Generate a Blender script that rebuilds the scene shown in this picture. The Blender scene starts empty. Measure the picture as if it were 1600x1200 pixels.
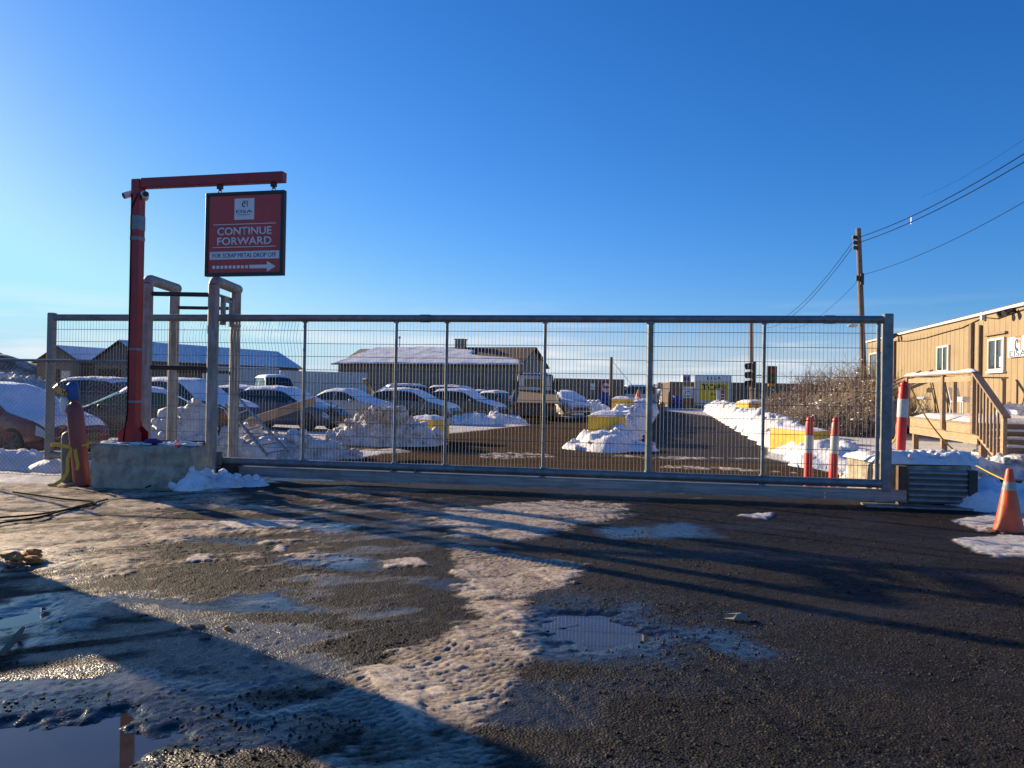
import bpy, bmesh, math, random
import numpy as np
from mathutils import Vector, Matrix, Euler

random.seed(7)
R = math.radians
SC = bpy.context.scene
COL = SC.collection

# ------------------------------------------------------------------ camera
CAM_H, FPX, PITCH, ROLL = 1.6, 1200.0, R(0.334), R(1.0)
cam_d = bpy.data.cameras.new("camera")
cam_d.sensor_width = 36.0
cam_d.lens = 27.0
cam_d.clip_start = 0.05
cam_d.clip_end = 3000
cam = bpy.data.objects.new("camera", cam_d)
COL.objects.link(cam)
cam.matrix_world = (Matrix.Translation((0, 0, CAM_H)) @ Matrix.Rotation(R(90) + PITCH, 4, 'X')
                    @ Matrix.Rotation(ROLL, 4, 'Z'))
SC.camera = cam

# ------------------------------------------------------------------ sky, sun
SUN_AZ, SUN_EL = R(53.0), R(16.5)          # azimuth measured to the left of the view direction
SUN = Vector((-math.sin(SUN_AZ) * math.cos(SUN_EL), math.cos(SUN_AZ) * math.cos(SUN_EL), math.sin(SUN_EL)))
world = bpy.data.worlds.new("World")
SC.world = world
world.use_nodes = True
wn, wl = world.node_tree.nodes, world.node_tree.links
wn.clear()
w_out = wn.new('ShaderNodeOutputWorld')
w_bg = wn.new('ShaderNodeBackground')
w_bg.inputs['Strength'].default_value = 0.086
sky = wn.new('ShaderNodeTexSky')
sky.sky_type = 'NISHITA'
sky.sun_disc = False
sky.sun_elevation = SUN_EL
sky.sun_rotation = -SUN_AZ
sky.altitude = 50
sky.air_density = 1.0
sky.dust_density = 0.35
sky.ozone_density = 2.2
w_tc = wn.new('ShaderNodeTexCoord')
w_sep = wn.new('ShaderNodeSeparateXYZ')
wl.new(w_tc.outputs['Generated'], w_sep.inputs[0])
w_map = wn.new('ShaderNodeMapping')
w_map.inputs['Scale'].default_value = (1.6, 1.6, 17.0)
w_map.inputs['Location'].default_value = (3.1, 0.7, 0.2)
wl.new(w_tc.outputs['Generated'], w_map.inputs['Vector'])
w_no = wn.new('ShaderNodeTexNoise')
w_no.inputs['Scale'].default_value = 2.1
w_no.inputs['Detail'].default_value = 7
w_no.inputs['Roughness'].default_value = 0.55
wl.new(w_map.outputs[0], w_no.inputs['Vector'])
w_r = wn.new('ShaderNodeMapRange')
w_r.inputs['From Min'].default_value = 0.50
w_r.inputs['From Max'].default_value = 0.64
wl.new(w_no.outputs['Fac'], w_r.inputs['Value'])
# low wisps: full at the horizon, gone above about 8 degrees
w_e = wn.new('ShaderNodeMapRange')
w_e.inputs['From Min'].default_value = 0.025
w_e.inputs['From Max'].default_value = 0.115
w_e.inputs['To Min'].default_value = 0.85
w_e.inputs['To Max'].default_value = 0.0
wl.new(w_sep.outputs['Z'], w_e.inputs['Value'])
w_m = wn.new('ShaderNodeMath'); w_m.operation = 'MULTIPLY'
wl.new(w_r.outputs[0], w_m.inputs[0]); wl.new(w_e.outputs[0], w_m.inputs[1])
# deep winter blue: the red and green of the clear sky fall off faster than the blue
w_sc = wn.new('ShaderNodeSeparateColor'); w_hs = wn.new('ShaderNodeCombineColor')
wl.new(sky.outputs[0], w_sc.inputs[0])
for ch, gain, power, top in ((0, .128, 1.725, 2.7), (1, .45, 1.144, 5.0), (2, .98, 1.0, 5.8)):
    w_p = wn.new('ShaderNodeMath'); w_p.operation = 'POWER'; w_p.inputs[1].default_value = power
    w_g = wn.new('ShaderNodeMath'); w_g.operation = 'MULTIPLY'; w_g.inputs[1].default_value = gain
    w_c = wn.new('ShaderNodeMath'); w_c.operation = 'SMOOTH_MIN'; w_c.inputs[1].default_value = top; w_c.inputs[2].default_value = 1.5
    wl.new(w_sc.outputs[ch], w_p.inputs[0]); wl.new(w_p.outputs[0], w_g.inputs[0]); wl.new(w_g.outputs[0], w_c.inputs[0]); wl.new(w_c.outputs[0], w_hs.inputs[ch])
w_mix = wn.new('ShaderNodeMix'); w_mix.data_type = 'RGBA'
w_mix.inputs[7].default_value = (5.3, 5.5, 5.7, 1)
# pale haze low on the horizon under the wisps
w_h = wn.new('ShaderNodeMapRange'); w_h.interpolation_type = 'SMOOTHSTEP'
w_h.inputs['From Min'].default_value = 0.0; w_h.inputs['From Max'].default_value = 0.10
w_h.inputs['To Min'].default_value = 0.80; w_h.inputs['To Max'].default_value = 0.0
wl.new(w_sep.outputs['Z'], w_h.inputs['Value'])
w_hm = wn.new('ShaderNodeMix'); w_hm.data_type = 'RGBA'; w_hm.inputs[7].default_value = (3.6, 4.3, 5.1, 1)
wl.new(w_h.outputs[0], w_hm.inputs[0]); wl.new(w_hs.outputs[0], w_hm.inputs[6])
wl.new(w_m.outputs[0], w_mix.inputs[0])
wl.new(w_hm.outputs[2], w_mix.inputs[6])
wl.new(w_mix.outputs[2], w_bg.inputs['Color'])
wl.new(w_bg.outputs[0], w_out.inputs[0])

sun_d = bpy.data.lights.new("sun", 'SUN')
sun_d.energy = 5.0
sun_d.angle = R(0.5)
sun_d.color = (1.0, 0.78, 0.50)
sun = bpy.data.objects.new("sun", sun_d)
COL.objects.link(sun)
sun.rotation_mode = 'QUATERNION'
sun.rotation_quaternion = SUN.to_track_quat('Z', 'Y')
sun.location = (-30, 25, 20)

SC.view_settings.view_transform = 'Standard'
SC.view_settings.look = 'None'
SC.view_settings.gamma = 1.0
SC.view_settings.exposure = 1.0
SC.cycles.use_denoising = True
SC.cycles.max_bounces = 6
SC.cycles.transparent_max_bounces = 16

# ------------------------------------------------------------------ helpers: measuring from the photograph
_cr, _sr = math.cos(ROLL), math.sin(ROLL)
def ray(px, py):
    r, u = (px - 800) / FPX, -(py - 600) / FPX
    r2, u2 = _cr * r - _sr * u, _sr * r + _cr * u
    cp, sp = math.cos(PITCH), math.sin(PITCH)
    return Vector((r2, cp - sp * u2, sp + cp * u2))
def P(px, py, Y):
    d = ray(px, py)
    return Vector((0, 0, CAM_H)) + d * (Y / d.y)
def G(px, py, z=0.0):
    d = ray(px, py)
    t = (z - CAM_H) / d.z
    return Vector((0, 0, CAM_H)) + d * t

# ------------------------------------------------------------------ helpers: meshes
class MB:
    def __init__(self):
        self.v, self.f = [], []
    def add(self, vs, fs):
        n = len(self.v)
        self.v.extend([tuple(p) for p in vs])
        self.f.extend([tuple(i + n for i in f) for f in fs])
        return self
    def box(self, c, s, rot=None):
        c = Vector(c); hx, hy, hz = s[0] / 2, s[1] / 2, s[2] / 2
        M = Euler(rot).to_matrix() if rot is not None else None
        vs = []
        for z in (-hz, hz):
            for y in (-hy, hy):
                for x in (-hx, hx):
                    p = Vector((x, y, z))
                    if M: p = M @ p
                    vs.append(p + c)
        return self.add(vs, [(0, 2, 3, 1), (4, 5, 7, 6), (0, 1, 5, 4), (2, 6, 7, 3), (0, 4, 6, 2), (1, 3, 7, 5)])
    def span(self, x0, x1, y0, y1, z0, z1):
        return self.box(((x0 + x1) / 2, (y0 + y1) / 2, (z0 + z1) / 2), (abs(x1 - x0), abs(y1 - y0), abs(z1 - z0)))
    def bar(self, p0, p1, w, h, up=(0, 0, 1)):
        p0, p1 = Vector(p0), Vector(p1); d = (p1 - p0).normalized(); up = Vector(up)
        if abs(d.dot(up)) > 0.98: up = Vector((0, 1, 0))
        s = d.cross(up).normalized(); t = s.cross(d).normalized()
        vs = []
        for p in (p0, p1):
            for a, b in ((-1, -1), (1, -1), (1, 1), (-1, 1)):
                vs.append(p + s * (a * w / 2) + t * (b * h / 2))
        return self.add(vs, [(0, 1, 2, 3), (7, 6, 5, 4), (0, 4, 5, 1), (1, 5, 6, 2), (2, 6, 7, 3), (3, 7, 4, 0)])
    def cyl(self, p0, p1, r0, r1=None, n=12, caps=True):
        r1 = r0 if r1 is None else r1
        p0, p1 = Vector(p0), Vector(p1); d = (p1 - p0).normalized()
        a = Vector((1, 0, 0)) if abs(d.x) < 0.9 else Vector((0, 1, 0))
        s = d.cross(a).normalized(); t = d.cross(s).normalized()
        vs, fs = [], []
        for p, r in ((p0, r0), (p1, r1)):
            for k in range(n):
                an = 2 * math.pi * k / n
                vs.append(p + (s * math.cos(an) + t * math.sin(an)) * r)
        for k in range(n):
            fs.append((k, n + k, n + (k + 1) % n, (k + 1) % n))
        if caps:
            fs.append(tuple(range(n))); fs.append(tuple(range(2 * n - 1, n - 1, -1)))
        return self.add(vs, fs)
    def tube(self, pts, r, n=6, closed=False):
        pts = [Vector(p) for p in pts]; m = len(pts); vs, fs = [], []
        rr = r if hasattr(r, '__len__') else [r] * m
        s = None
        for i, p in enumerate(pts):
            if closed: d = (p - pts[i - 1]).normalized() + (pts[(i + 1) % m] - p).normalized()
            else: d = ((p - pts[i - 1]).normalized() if i else Vector()) + ((pts[i + 1] - p).normalized() if i < m - 1 else Vector())
            d.normalize()
            if s is None:
                a = Vector((0, 0, 1)) if abs(d.z) < 0.9 else Vector((1, 0, 0))
                s = d.cross(a).normalized()
            s = (s - d * s.dot(d)).normalized(); t = d.cross(s).normalized()
            for k in range(n):
                an = 2 * math.pi * k / n
                vs.append(p + (s * math.cos(an) + t * math.sin(an)) * rr[i])
        for i in range(m if closed else m - 1):
            j = (i + 1) % m
            for k in range(n):
                fs.append((i * n + k, j * n + k, j * n + (k + 1) % n, i * n + (k + 1) % n))
        if not closed:
            fs.append(tuple(range(n))[::-1]); fs.append(tuple(range((m - 1) * n, m * n)))
        return self.add(vs, fs)
    def lathe(self, prof, n=20, o=(0, 0, 0), M=None):
        o = Vector(o); vs, fs = [], []
        for r, z in prof:
            for k in range(n):
                an = 2 * math.pi * k / n
                p = Vector((r * math.cos(an), r * math.sin(an), z))
                if M: p = M @ p
                vs.append(p + o)
        m = len(prof)
        for i in range(m - 1):
            for k in range(n):
                fs.append((i * n + k, i * n + (k + 1) % n, (i + 1) * n + (k + 1) % n, (i + 1) * n + k))
        fs.append(tuple(range(n))[::-1]); fs.append(tuple(range((m - 1) * n, m * n)))
        return self.add(vs, fs)
    def prism(self, poly, fn, d0, d1):
        """poly: 2-D outline; fn(a, b, d) -> 3-D point"""
        n = len(poly)
        vs = [fn(a, b, d0) for a, b in poly] + [fn(a, b, d1) for a, b in poly]
        fs = [tuple(range(n))[::-1], tuple(range(n, 2 * n))]
        fs += [(k, (k + 1) % n, n + (k + 1) % n, n + k) for k in range(n)]
        return self.add(vs, fs)
    def grid(self, rows, cyc=False):
        m, n = len(rows), len(rows[0]); vs = [p for r in rows for p in r]; fs = []
        for i in range(m - 1):
            for k in range(n if cyc else n - 1):
                fs.append((i * n + k, i * n + (k + 1) % n, (i + 1) * n + (k + 1) % n, (i + 1) * n + k))
        return self.add(vs, fs)
    def build(self, name, mat, parent=None, smooth=False, bevel=0.0, origin=None, fixn=True, seg=1):
        me = bpy.data.meshes.new(name)
        v = self.v
        if origin is not None:
            v = [(p[0] - origin[0], p[1] - origin[1], p[2] - origin[2]) for p in v]
        me.from_pydata(v, [], self.f)
        if fixn or bevel:
            bm = bmesh.new(); bm.from_mesh(me)
            if bevel:
                bmesh.ops.bevel(bm, geom=list(bm.edges), offset=bevel, segments=seg, profile=0.5, affect='EDGES', clamp_overlap=True)
            bmesh.ops.recalc_face_normals(bm, faces=bm.faces)
            bm.to_mesh(me); bm.free()
        if smooth:
            me.shade_smooth()
            if smooth != 'all':
                me.set_sharp_from_angle(angle=R(42))
        me.materials.append(mat)
        o = bpy.data.objects.new(name, me)
        COL.objects.link(o)
        if parent is not None: o.parent = parent
        if origin is not None: o.location = origin
        return o

def thing(name, label, cat, loc=(0, 0, 0), rz=0.0, group=None):
    o = bpy.data.objects.new(name, None)
    o.empty_display_size = 0.2
    COL.objects.link(o)
    o.location = loc; o.rotation_euler = (0, 0, rz)
    o['label'] = label; o['category'] = cat
    if group: o['group'] = group
    return o
def tag(o, label, cat, group=None):
    o['label'] = label; o['category'] = cat
    if group: o['group'] = group
    return o
def structure(o, label=None):
    o['kind'] = 'structure'
    if label: o['label'] = label
    return o
def copy_tree(o, parent=None):
    c = o.copy(); COL.objects.link(c)
    if parent is not None: c.parent = parent
    for ch in list(o.children): copy_tree(ch, c)
    return c

def text_part(body, mat, parent, cx, cz, height, width=None, y=0.0, bold=0.0, name='lettering', fn=None, thick=0.003):
    """flat raised lettering in the local XZ plane facing -Y, centred on (cx, cz)"""
    cu = bpy.data.curves.new(name, 'FONT'); cu.body = body; cu.size = 1.0; cu.extrude = 0.0; cu.offset = bold
    cu.resolution_u = 3
    to = bpy.data.objects.new(name, cu); COL.objects.link(to)
    dg = bpy.context.evaluated_depsgraph_get()
    me = bpy.data.meshes.new_from_object(to.evaluated_get(dg))
    bpy.data.objects.remove(to); bpy.data.curves.remove(cu)
    co = np.array([v.co[:] for v in me.vertices]); lo, hi = co.min(0), co.max(0)
    s = height / (hi[1] - lo[1]); sx = s if width is None else width / (hi[0] - lo[0])
    for v in me.vertices:
        v.co = (cx + (v.co.x - (lo[0] + hi[0]) / 2) * sx, y, cz + (v.co.y - (lo[1] + hi[1]) / 2) * s)
    bm = bmesh.new(); bm.from_mesh(me)
    r = bmesh.ops.extrude_face_region(bm, geom=list(bm.faces))
    for g in r['geom']:
        if isinstance(g, bmesh.types.BMVert): g.co.y -= thick
    bmesh.ops.recalc_face_normals(bm, faces=bm.faces)
    if fn:
        for v in bm.verts: v.co = fn(v.co)
    bm.to_mesh(me); bm.free()
    me.name = name
    me.materials.clear(); me.materials.append(mat)
    o = bpy.data.objects.new(name, me); COL.objects.link(o); o.parent = parent
    return o

# ------------------------------------------------------------------ helpers: noise
def _hash(ix, iy, seed):
    h = (ix.astype(np.int64) * 374761393 + iy.astype(np.int64) * 668265263 + seed * 1442695041) & 0xFFFFFFFF
    h = ((h ^ (h >> 13)) * 1274126177) & 0xFFFFFFFF
    h = h ^ (h >> 16)
    return (h & 0xFFFF) / 65535.0
def vnoise(x, y, seed=0):
    x0, y0 = np.floor(x), np.floor(y); fx, fy = x - x0, y - y0
    fx = fx * fx * (3 - 2 * fx); fy = fy * fy * (3 - 2 * fy)
    a, b = _hash(x0, y0, seed), _hash(x0 + 1, y0, seed)
    c, d = _hash(x0, y0 + 1, seed), _hash(x0 + 1, y0 + 1, seed)
    return (a * (1 - fx) + b * fx) * (1 - fy) + (c * (1 - fx) + d * fx) * fy
def fbm(x, y, oct=4, seed=0, gain=0.5):
    s, a, t = 0, 1.0, 0
    for o in range(oct):
        s = s + a * vnoise(x * 2 ** o + 13.7 * o, y * 2 ** o - 7.1 * o, seed + o * 17); t += a; a *= gain
    return s / t
def sstep(a, b, x):
    t = np.clip((x - a) / (b - a), 0, 1); return t * t * (3 - 2 * t)
def poly_sd(x, y, poly):
    """signed distance, positive inside"""
    inside = np.zeros(x.shape, bool); dmin = np.full(x.shape, 1e9)
    n = len(poly)
    for i in range(n):
        ax, ay = poly[i]; bx, by = poly[(i + 1) % n]
        ex, ey = bx - ax, by - ay; L = ex * ex + ey * ey + 1e-12
        t = np.clip(((x - ax) * ex + (y - ay) * ey) / L, 0, 1)
        dmin = np.minimum(dmin, np.hypot(x - ax - t * ex, y - ay - t * ey))
        c = ((ay > y) != (by > y))
        xi = ex * (y - ay) / (ey if abs(ey) > 1e-12 else 1e-12) + ax
        inside ^= c & (x < xi)
    return np.where(inside, dmin, -dmin)

# ------------------------------------------------------------------ materials
MATS = {}
def mat(name, c1, c2=None, rough=0.6, metal=0.0, scale=6.0, bump=0.0, bscale=None, detail=4, lo=0.35, hi=0.65,
        stretch=None, spec=None, coat=0.0, rough2=None, dirt=None, dirt_amt=0.0, dirt_scale=2.5):
    if name in MATS: return MATS[name]
    m = bpy.data.materials.new(name); m.use_nodes = True
    nt = m.node_tree; N, L = nt.nodes, nt.links
    b = N['Principled BSDF']
    b.inputs['Roughness'].default_value = rough; b.inputs['Metallic'].default_value = metal
    if spec is not None: b.inputs['Specular IOR Level'].default_value = spec
    if coat: b.inputs['Coat Weight'].default_value = coat; b.inputs['Coat Roughness'].default_value = 0.08
    tc = N.new('ShaderNodeTexCoord'); mp = N.new('ShaderNodeMapping')
    L.new(tc.outputs['Object'], mp.inputs['Vector'])
    if stretch: mp.inputs['Scale'].default_value = stretch
    no = N.new('ShaderNodeTexNoise'); no.inputs['Scale'].default_value = scale; no.inputs['Detail'].default_value = detail
    no.inputs['Roughness'].default_value = 0.62
    L.new(mp.outputs[0], no.inputs['Vector'])
    mr = N.new('ShaderNodeMapRange'); mr.inputs['From Min'].default_value = lo; mr.inputs['From Max'].default_value = hi
    L.new(no.outputs['Fac'], mr.inputs['Value'])
    mx = N.new('ShaderNodeMix'); mx.data_type = 'RGBA'
    c2 = c2 or tuple(x * 0.8 for x in c1)
    mx.inputs[6].default_value = (*c1, 1); mx.inputs[7].default_value = (*c2, 1)
    L.new(mr.outputs[0], mx.inputs[0])
    colout = mx.outputs[2]
    if dirt:
        n2 = N.new('ShaderNodeTexNoise'); n2.inputs['Scale'].default_value = dirt_scale; n2.inputs['Detail'].default_value = 8
        n2.inputs['Roughness'].default_value = 0.7
        L.new(tc.outputs['Object'], n2.inputs['Vector'])
        r2 = N.new('ShaderNodeMapRange'); r2.inputs['From Min'].default_value = 0.48; r2.inputs['From Max'].default_value = 0.72
        r2.inputs['To Max'].default_value = dirt_amt
        L.new(n2.outputs['Fac'], r2.inputs['Value'])
        m2 = N.new('ShaderNodeMix'); m2.data_type = 'RGBA'; m2.inputs[7].default_value = (*dirt, 1)
        L.new(colout, m2.inputs[6]); L.new(r2.outputs[0], m2.inputs[0]); colout = m2.outputs[2]
    L.new(colout, b.inputs['Base Color'])
    if rough2 is not None:
        r3 = N.new('ShaderNodeMapRange'); r3.inputs['To Min'].default_value = rough; r3.inputs['To Max'].default_value = rough2
        L.new(mr.outputs[0], r3.inputs['Value']); L.new(r3.outputs[0], b.inputs['Roughness'])
    if bump:
        bn = N.new('ShaderNodeTexNoise'); bn.inputs['Scale'].default_value = bscale or scale * 4; bn.inputs['Detail'].default_value = 5
        L.new(mp.outputs[0], bn.inputs['Vector'])
        bp = N.new('ShaderNodeBump'); bp.inputs['Strength'].default_value = 0.8; bp.inputs['Distance'].default_value = bump
        L.new(bn.outputs['Fac'], bp.inputs['Height']); L.new(bp.outputs[0], b.inputs['Normal'])
    MATS[name] = m
    return m

M_galv = mat('galvanized_steel', (.27, .295, .30), (.17, .19, .20), rough=.5, metal=.5, scale=9, lo=.3, hi=.7, rough2=.6, bump=.0015, dirt=(.10, .085, .07), dirt_amt=.6)
M_wire = mat('galvanized_wire', (.28, .28, .28), (.20, .20, .20), rough=.5, metal=.5)
M_alu = mat('weathered_channel', (.38, .40, .41), (.22, .235, .245), rough=.42, metal=.6, scale=4, stretch=(.4, 4, 8), dirt=(.12, .12, .12), dirt_amt=.6)
M_post = mat('weathered_tube', (.37, .37, .355), (.22, .22, .21), rough=.62, metal=.25, scale=5, stretch=(3, 3, .6), bump=.003, dirt=(.12, .09, .065), dirt_amt=.7)
M_black = mat('black_steel', (.018, .018, .02), (.035, .033, .033), rough=.5, scale=12)
M_rubber = mat('black_rubber', (.014, .014, .015), (.03, .03, .03), rough=.75, scale=20)
M_red = mat('red_painted_steel', (.42, .014, .018), (.30, .012, .016), rough=.45, scale=7, bump=.002, dirt=(.10, .035, .025), dirt_amt=.85, dirt_scale=6, coat=.1)
M_signred = mat('sign_red', (.56, .065, .06), (.50, .055, .05), rough=.45, scale=5)
M_signframe = mat('sign_frame_green', (.012, .028, .024), (.02, .035, .03), rough=.5)
M_signwhite = mat('sign_white', (.80, .80, .80), (.72, .73, .74), rough=.5, scale=4)
M_navy = mat('navy_print', (.02, .035, .12), (.025, .04, .13), rough=.5)
M_orange_print = mat('orange_print', (.62, .14, .05), rough=.5)
M_tape = mat('grey_tape', (.22, .25, .28), (.17, .20, .23), rough=.5, scale=14)
M_white = mat('white_plastic', (.74, .74, .72), (.66, .66, .65), rough=.4)
M_conc = mat('rough_concrete', (.47, .42, .32), (.29, .26, .20), rough=.9, scale=5, bump=.02, bscale=22, dirt=(.12, .105, .085), dirt_amt=.75)
M_wood = mat('weathered_lumber', (.34, .25, .17), (.20, .14, .10), rough=.8, scale=5, stretch=(1, 8, 8), bump=.004, dirt=(.12, .09, .07), dirt_amt=.5)
M_wood_new = mat('fresh_lumber', (.45, .315, .185), (.31, .21, .125), rough=.75, scale=4, stretch=(1, 9, 9), bump=.003, dirt=(.2, .12, .07), dirt_amt=.5)
M_pole = mat('pole_timber', (.23, .175, .13), (.12, .09, .07), rough=.9, scale=6, stretch=(6, 6, .5), bump=.01)
M_yellow = mat('yellow_paint', (.72, .44, .012), (.55, .33, .015), rough=.7, scale=4, bump=.006, dirt=(.20, .14, .06), dirt_amt=.65)
M_snow = mat('snow', (.80, .82, .86), (.68, .70, .75), rough=.65, scale=3, bump=.02, bscale=16, dirt=(.30, .25, .20), dirt_amt=.5, dirt_scale=1.8)
M_snow_dirty = mat('dirty_snow', (.74, .74, .75), (.54, .52, .50), rough=.7, scale=4, bump=.03, bscale=14, dirt=(.16, .12, .085), dirt_amt=.92, dirt_scale=2.3)
M_carsnow = mat('car_snow', (.82, .84, .88), (.76, .78, .83), rough=.65, scale=2.5, bump=.012, bscale=9)
M_glass = mat('car_glass', (.012, .017, .018), (.02, .026, .026), rough=.06, spec=.6)
M_greenglass = mat('tinted_green_glass', (.05, .12, .075), (.035, .08, .05), rough=.08, spec=.6)
M_tyre = mat('tyre', (.017, .017, .018), (.035, .032, .03), rough=.8, scale=15)
M_rim = mat('alloy_rim', (.42, .43, .44), (.32, .33, .34), rough=.32, metal=.8)
M_steelrim = mat('steel_rim', (.10, .10, .105), (.06, .06, .06), rough=.5, metal=.5)
M_lamp = mat('lamp_lens', (.55, .57, .58), (.40, .42, .43), rough=.1, spec=.7)
M_tail = mat('tail_lens', (.30, .012, .012), rough=.15)
M_tan = mat('tan_cladding', (.325, .243, .135), (.25, .18, .10), rough=.62, scale=2.0, stretch=(3.2, 3.2, .4), lo=.3, hi=.72, dirt=(.20, .14, .085), dirt_amt=.6, dirt_scale=1.2, bump=.002)
M_trim = mat('white_trim', (.72, .70, .66), (.62, .60, .56), rough=.5)
M_pane = mat('window_pane', (.05, .07, .08), (.03, .045, .055), rough=.05, spec=.6)
M_corr = mat('corrugated_grey', (.20, .19, .175), (.14, .135, .125), rough=.6, scale=2.5, stretch=(4, 4, .5), dirt=(.11, .075, .05), dirt_amt=.6)
M_corr_brown = mat('corrugated_brown', (.26, .19, .135), (.17, .125, .09), rough=.65, scale=2.5, stretch=(4, 4, .5), dirt=(.12, .06, .035), dirt_amt=.7)
M_shed = mat('shed_wall', (.20, .165, .13), (.14, .115, .09), rough=.85, scale=2, stretch=(5, 5, .6), dirt=(.09, .07, .055), dirt_amt=.5)
M_hallwall = mat('hall_wall', (.27, .25, .21), (.20, .185, .155), rough=.8, scale=1.2, stretch=(4, 4, .6), dirt=(.12, .10, .08), dirt_amt=.5)
M_roof = mat('brown_roof', (.10, .06, .05), (.065, .042, .036), rough=.85, scale=3)
M_trailer = mat('white_trailer_skin', (.58, .59, .60), (.47, .48, .49), rough=.5, scale=1.5, stretch=(3, 3, .6), dirt=(.3, .28, .25), dirt_amt=.4)
M_bluebin = mat('blue_plastic', (.015, .05, .34), (.012, .04, .26), rough=.45)
M_orange = mat('orange_plastic', (.78, .115, .025), (.66, .09, .022), rough=.45, scale=6, dirt=(.30, .08, .04), dirt_amt=.45, dirt_scale=7)
M_bollard = mat('red_orange_plastic', (.76, .03, .022), (.66, .026, .02), rough=.42, scale=6, dirt=(.22, .06, .05), dirt_amt=.6, dirt_scale=9)
M_reflect = mat('reflective_band', (.66, .66, .64), (.52, .53, .52), rough=.35, scale=20)
M_gred = mat('cylinder_red', (.26, .07, .068), (.19, .048, .048), rough=.5, scale=5, dirt=(.25, .12, .09), dirt_amt=.6, bump=.002)
M_ggrey = mat('cylinder_grey', (.15, .155, .15), (.095, .10, .10), rough=.55, scale=5, dirt=(.08, .06, .05), dirt_amt=.6)
M_blue = mat('blue_valve', (.012, .10, .34), (.012, .075, .26), rough=.4)
M_brass = mat('brass', (.45, .31, .13), (.32, .21, .09), rough=.35, metal=.8)
M_strap = mat('yellow_strap', (.62, .45, .07), (.50, .35, .05), rough=.8, scale=18)
M_purple = mat('purple_cloth', (.06, .045, .18), (.045, .03, .13), rough=.9)
M_pink = mat('red_ribbon', (.70, .06, .09), (.56, .045, .07), rough=.7)
M_twig = mat('dry_twigs', (.36, .265, .185), (.19, .14, .10), rough=.9, scale=9)
M_weed = mat('dry_weeds', (.36, .28, .19), (.20, .15, .10), rough=.9, scale=9)
M_leaf = mat('rust_leaf', (.55, .22, .04), (.32, .12, .03), rough=.8, scale=20)
M_ply = mat('plywood_deck', (.21, .145, .085), (.14, .095, .058), rough=.8, scale=3, stretch=(1, 6, 6), dirt=(.13, .09, .055), dirt_amt=.6)
M_signyel = mat('sign_yellow', (.84, .60, .015), (.74, .53, .015), rough=.5)
M_water = mat('puddle_water', (.032, .026, .022), (.042, .034, .029), rough=.03, scale=3)
M_cloth = mat('grey_rag', (.25, .25, .26), (.17, .17, .18), rough=.95, scale=20)
M_cable = mat('black_cable', (.008, .008, .009), rough=.9, spec=.1)
M_hill = mat('bare_hill', (.17, .125, .095), (.10, .075, .058), rough=.95, scale=.35, bump=.15, bscale=1.5, dirt=(.62, .64, .68), dirt_amt=.95, dirt_scale=.22)
# ================================================================== ground
def wpoly(pts): return [(g.x, g.y) for g in (G(*p) for p in pts)]
PUDDLES = [
    ('broad puddle with a pale sky reflection in the near corner', [(-90, 1150), (0, 1138), (110, 1124), (185, 1121), (240, 1148), (222, 1172), (165, 1200), (120, 1240), (-90, 1260)]),
    ('oval puddle mirroring the gate bars beside the icy strip', [(838, 968), (895, 957), (960, 960), (1020, 988), (1005, 1003), (930, 1010), (850, 992)]),
    ('shallow meltwater pool along the edge of the dirty ice by the leaf clump', [(-40, 985), (8, 965), (60, 948), (48, 964), (18, 986), (-30, 1008)]),
]
PW = [wpoly(p) for _, p in PUDDLES]
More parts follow.
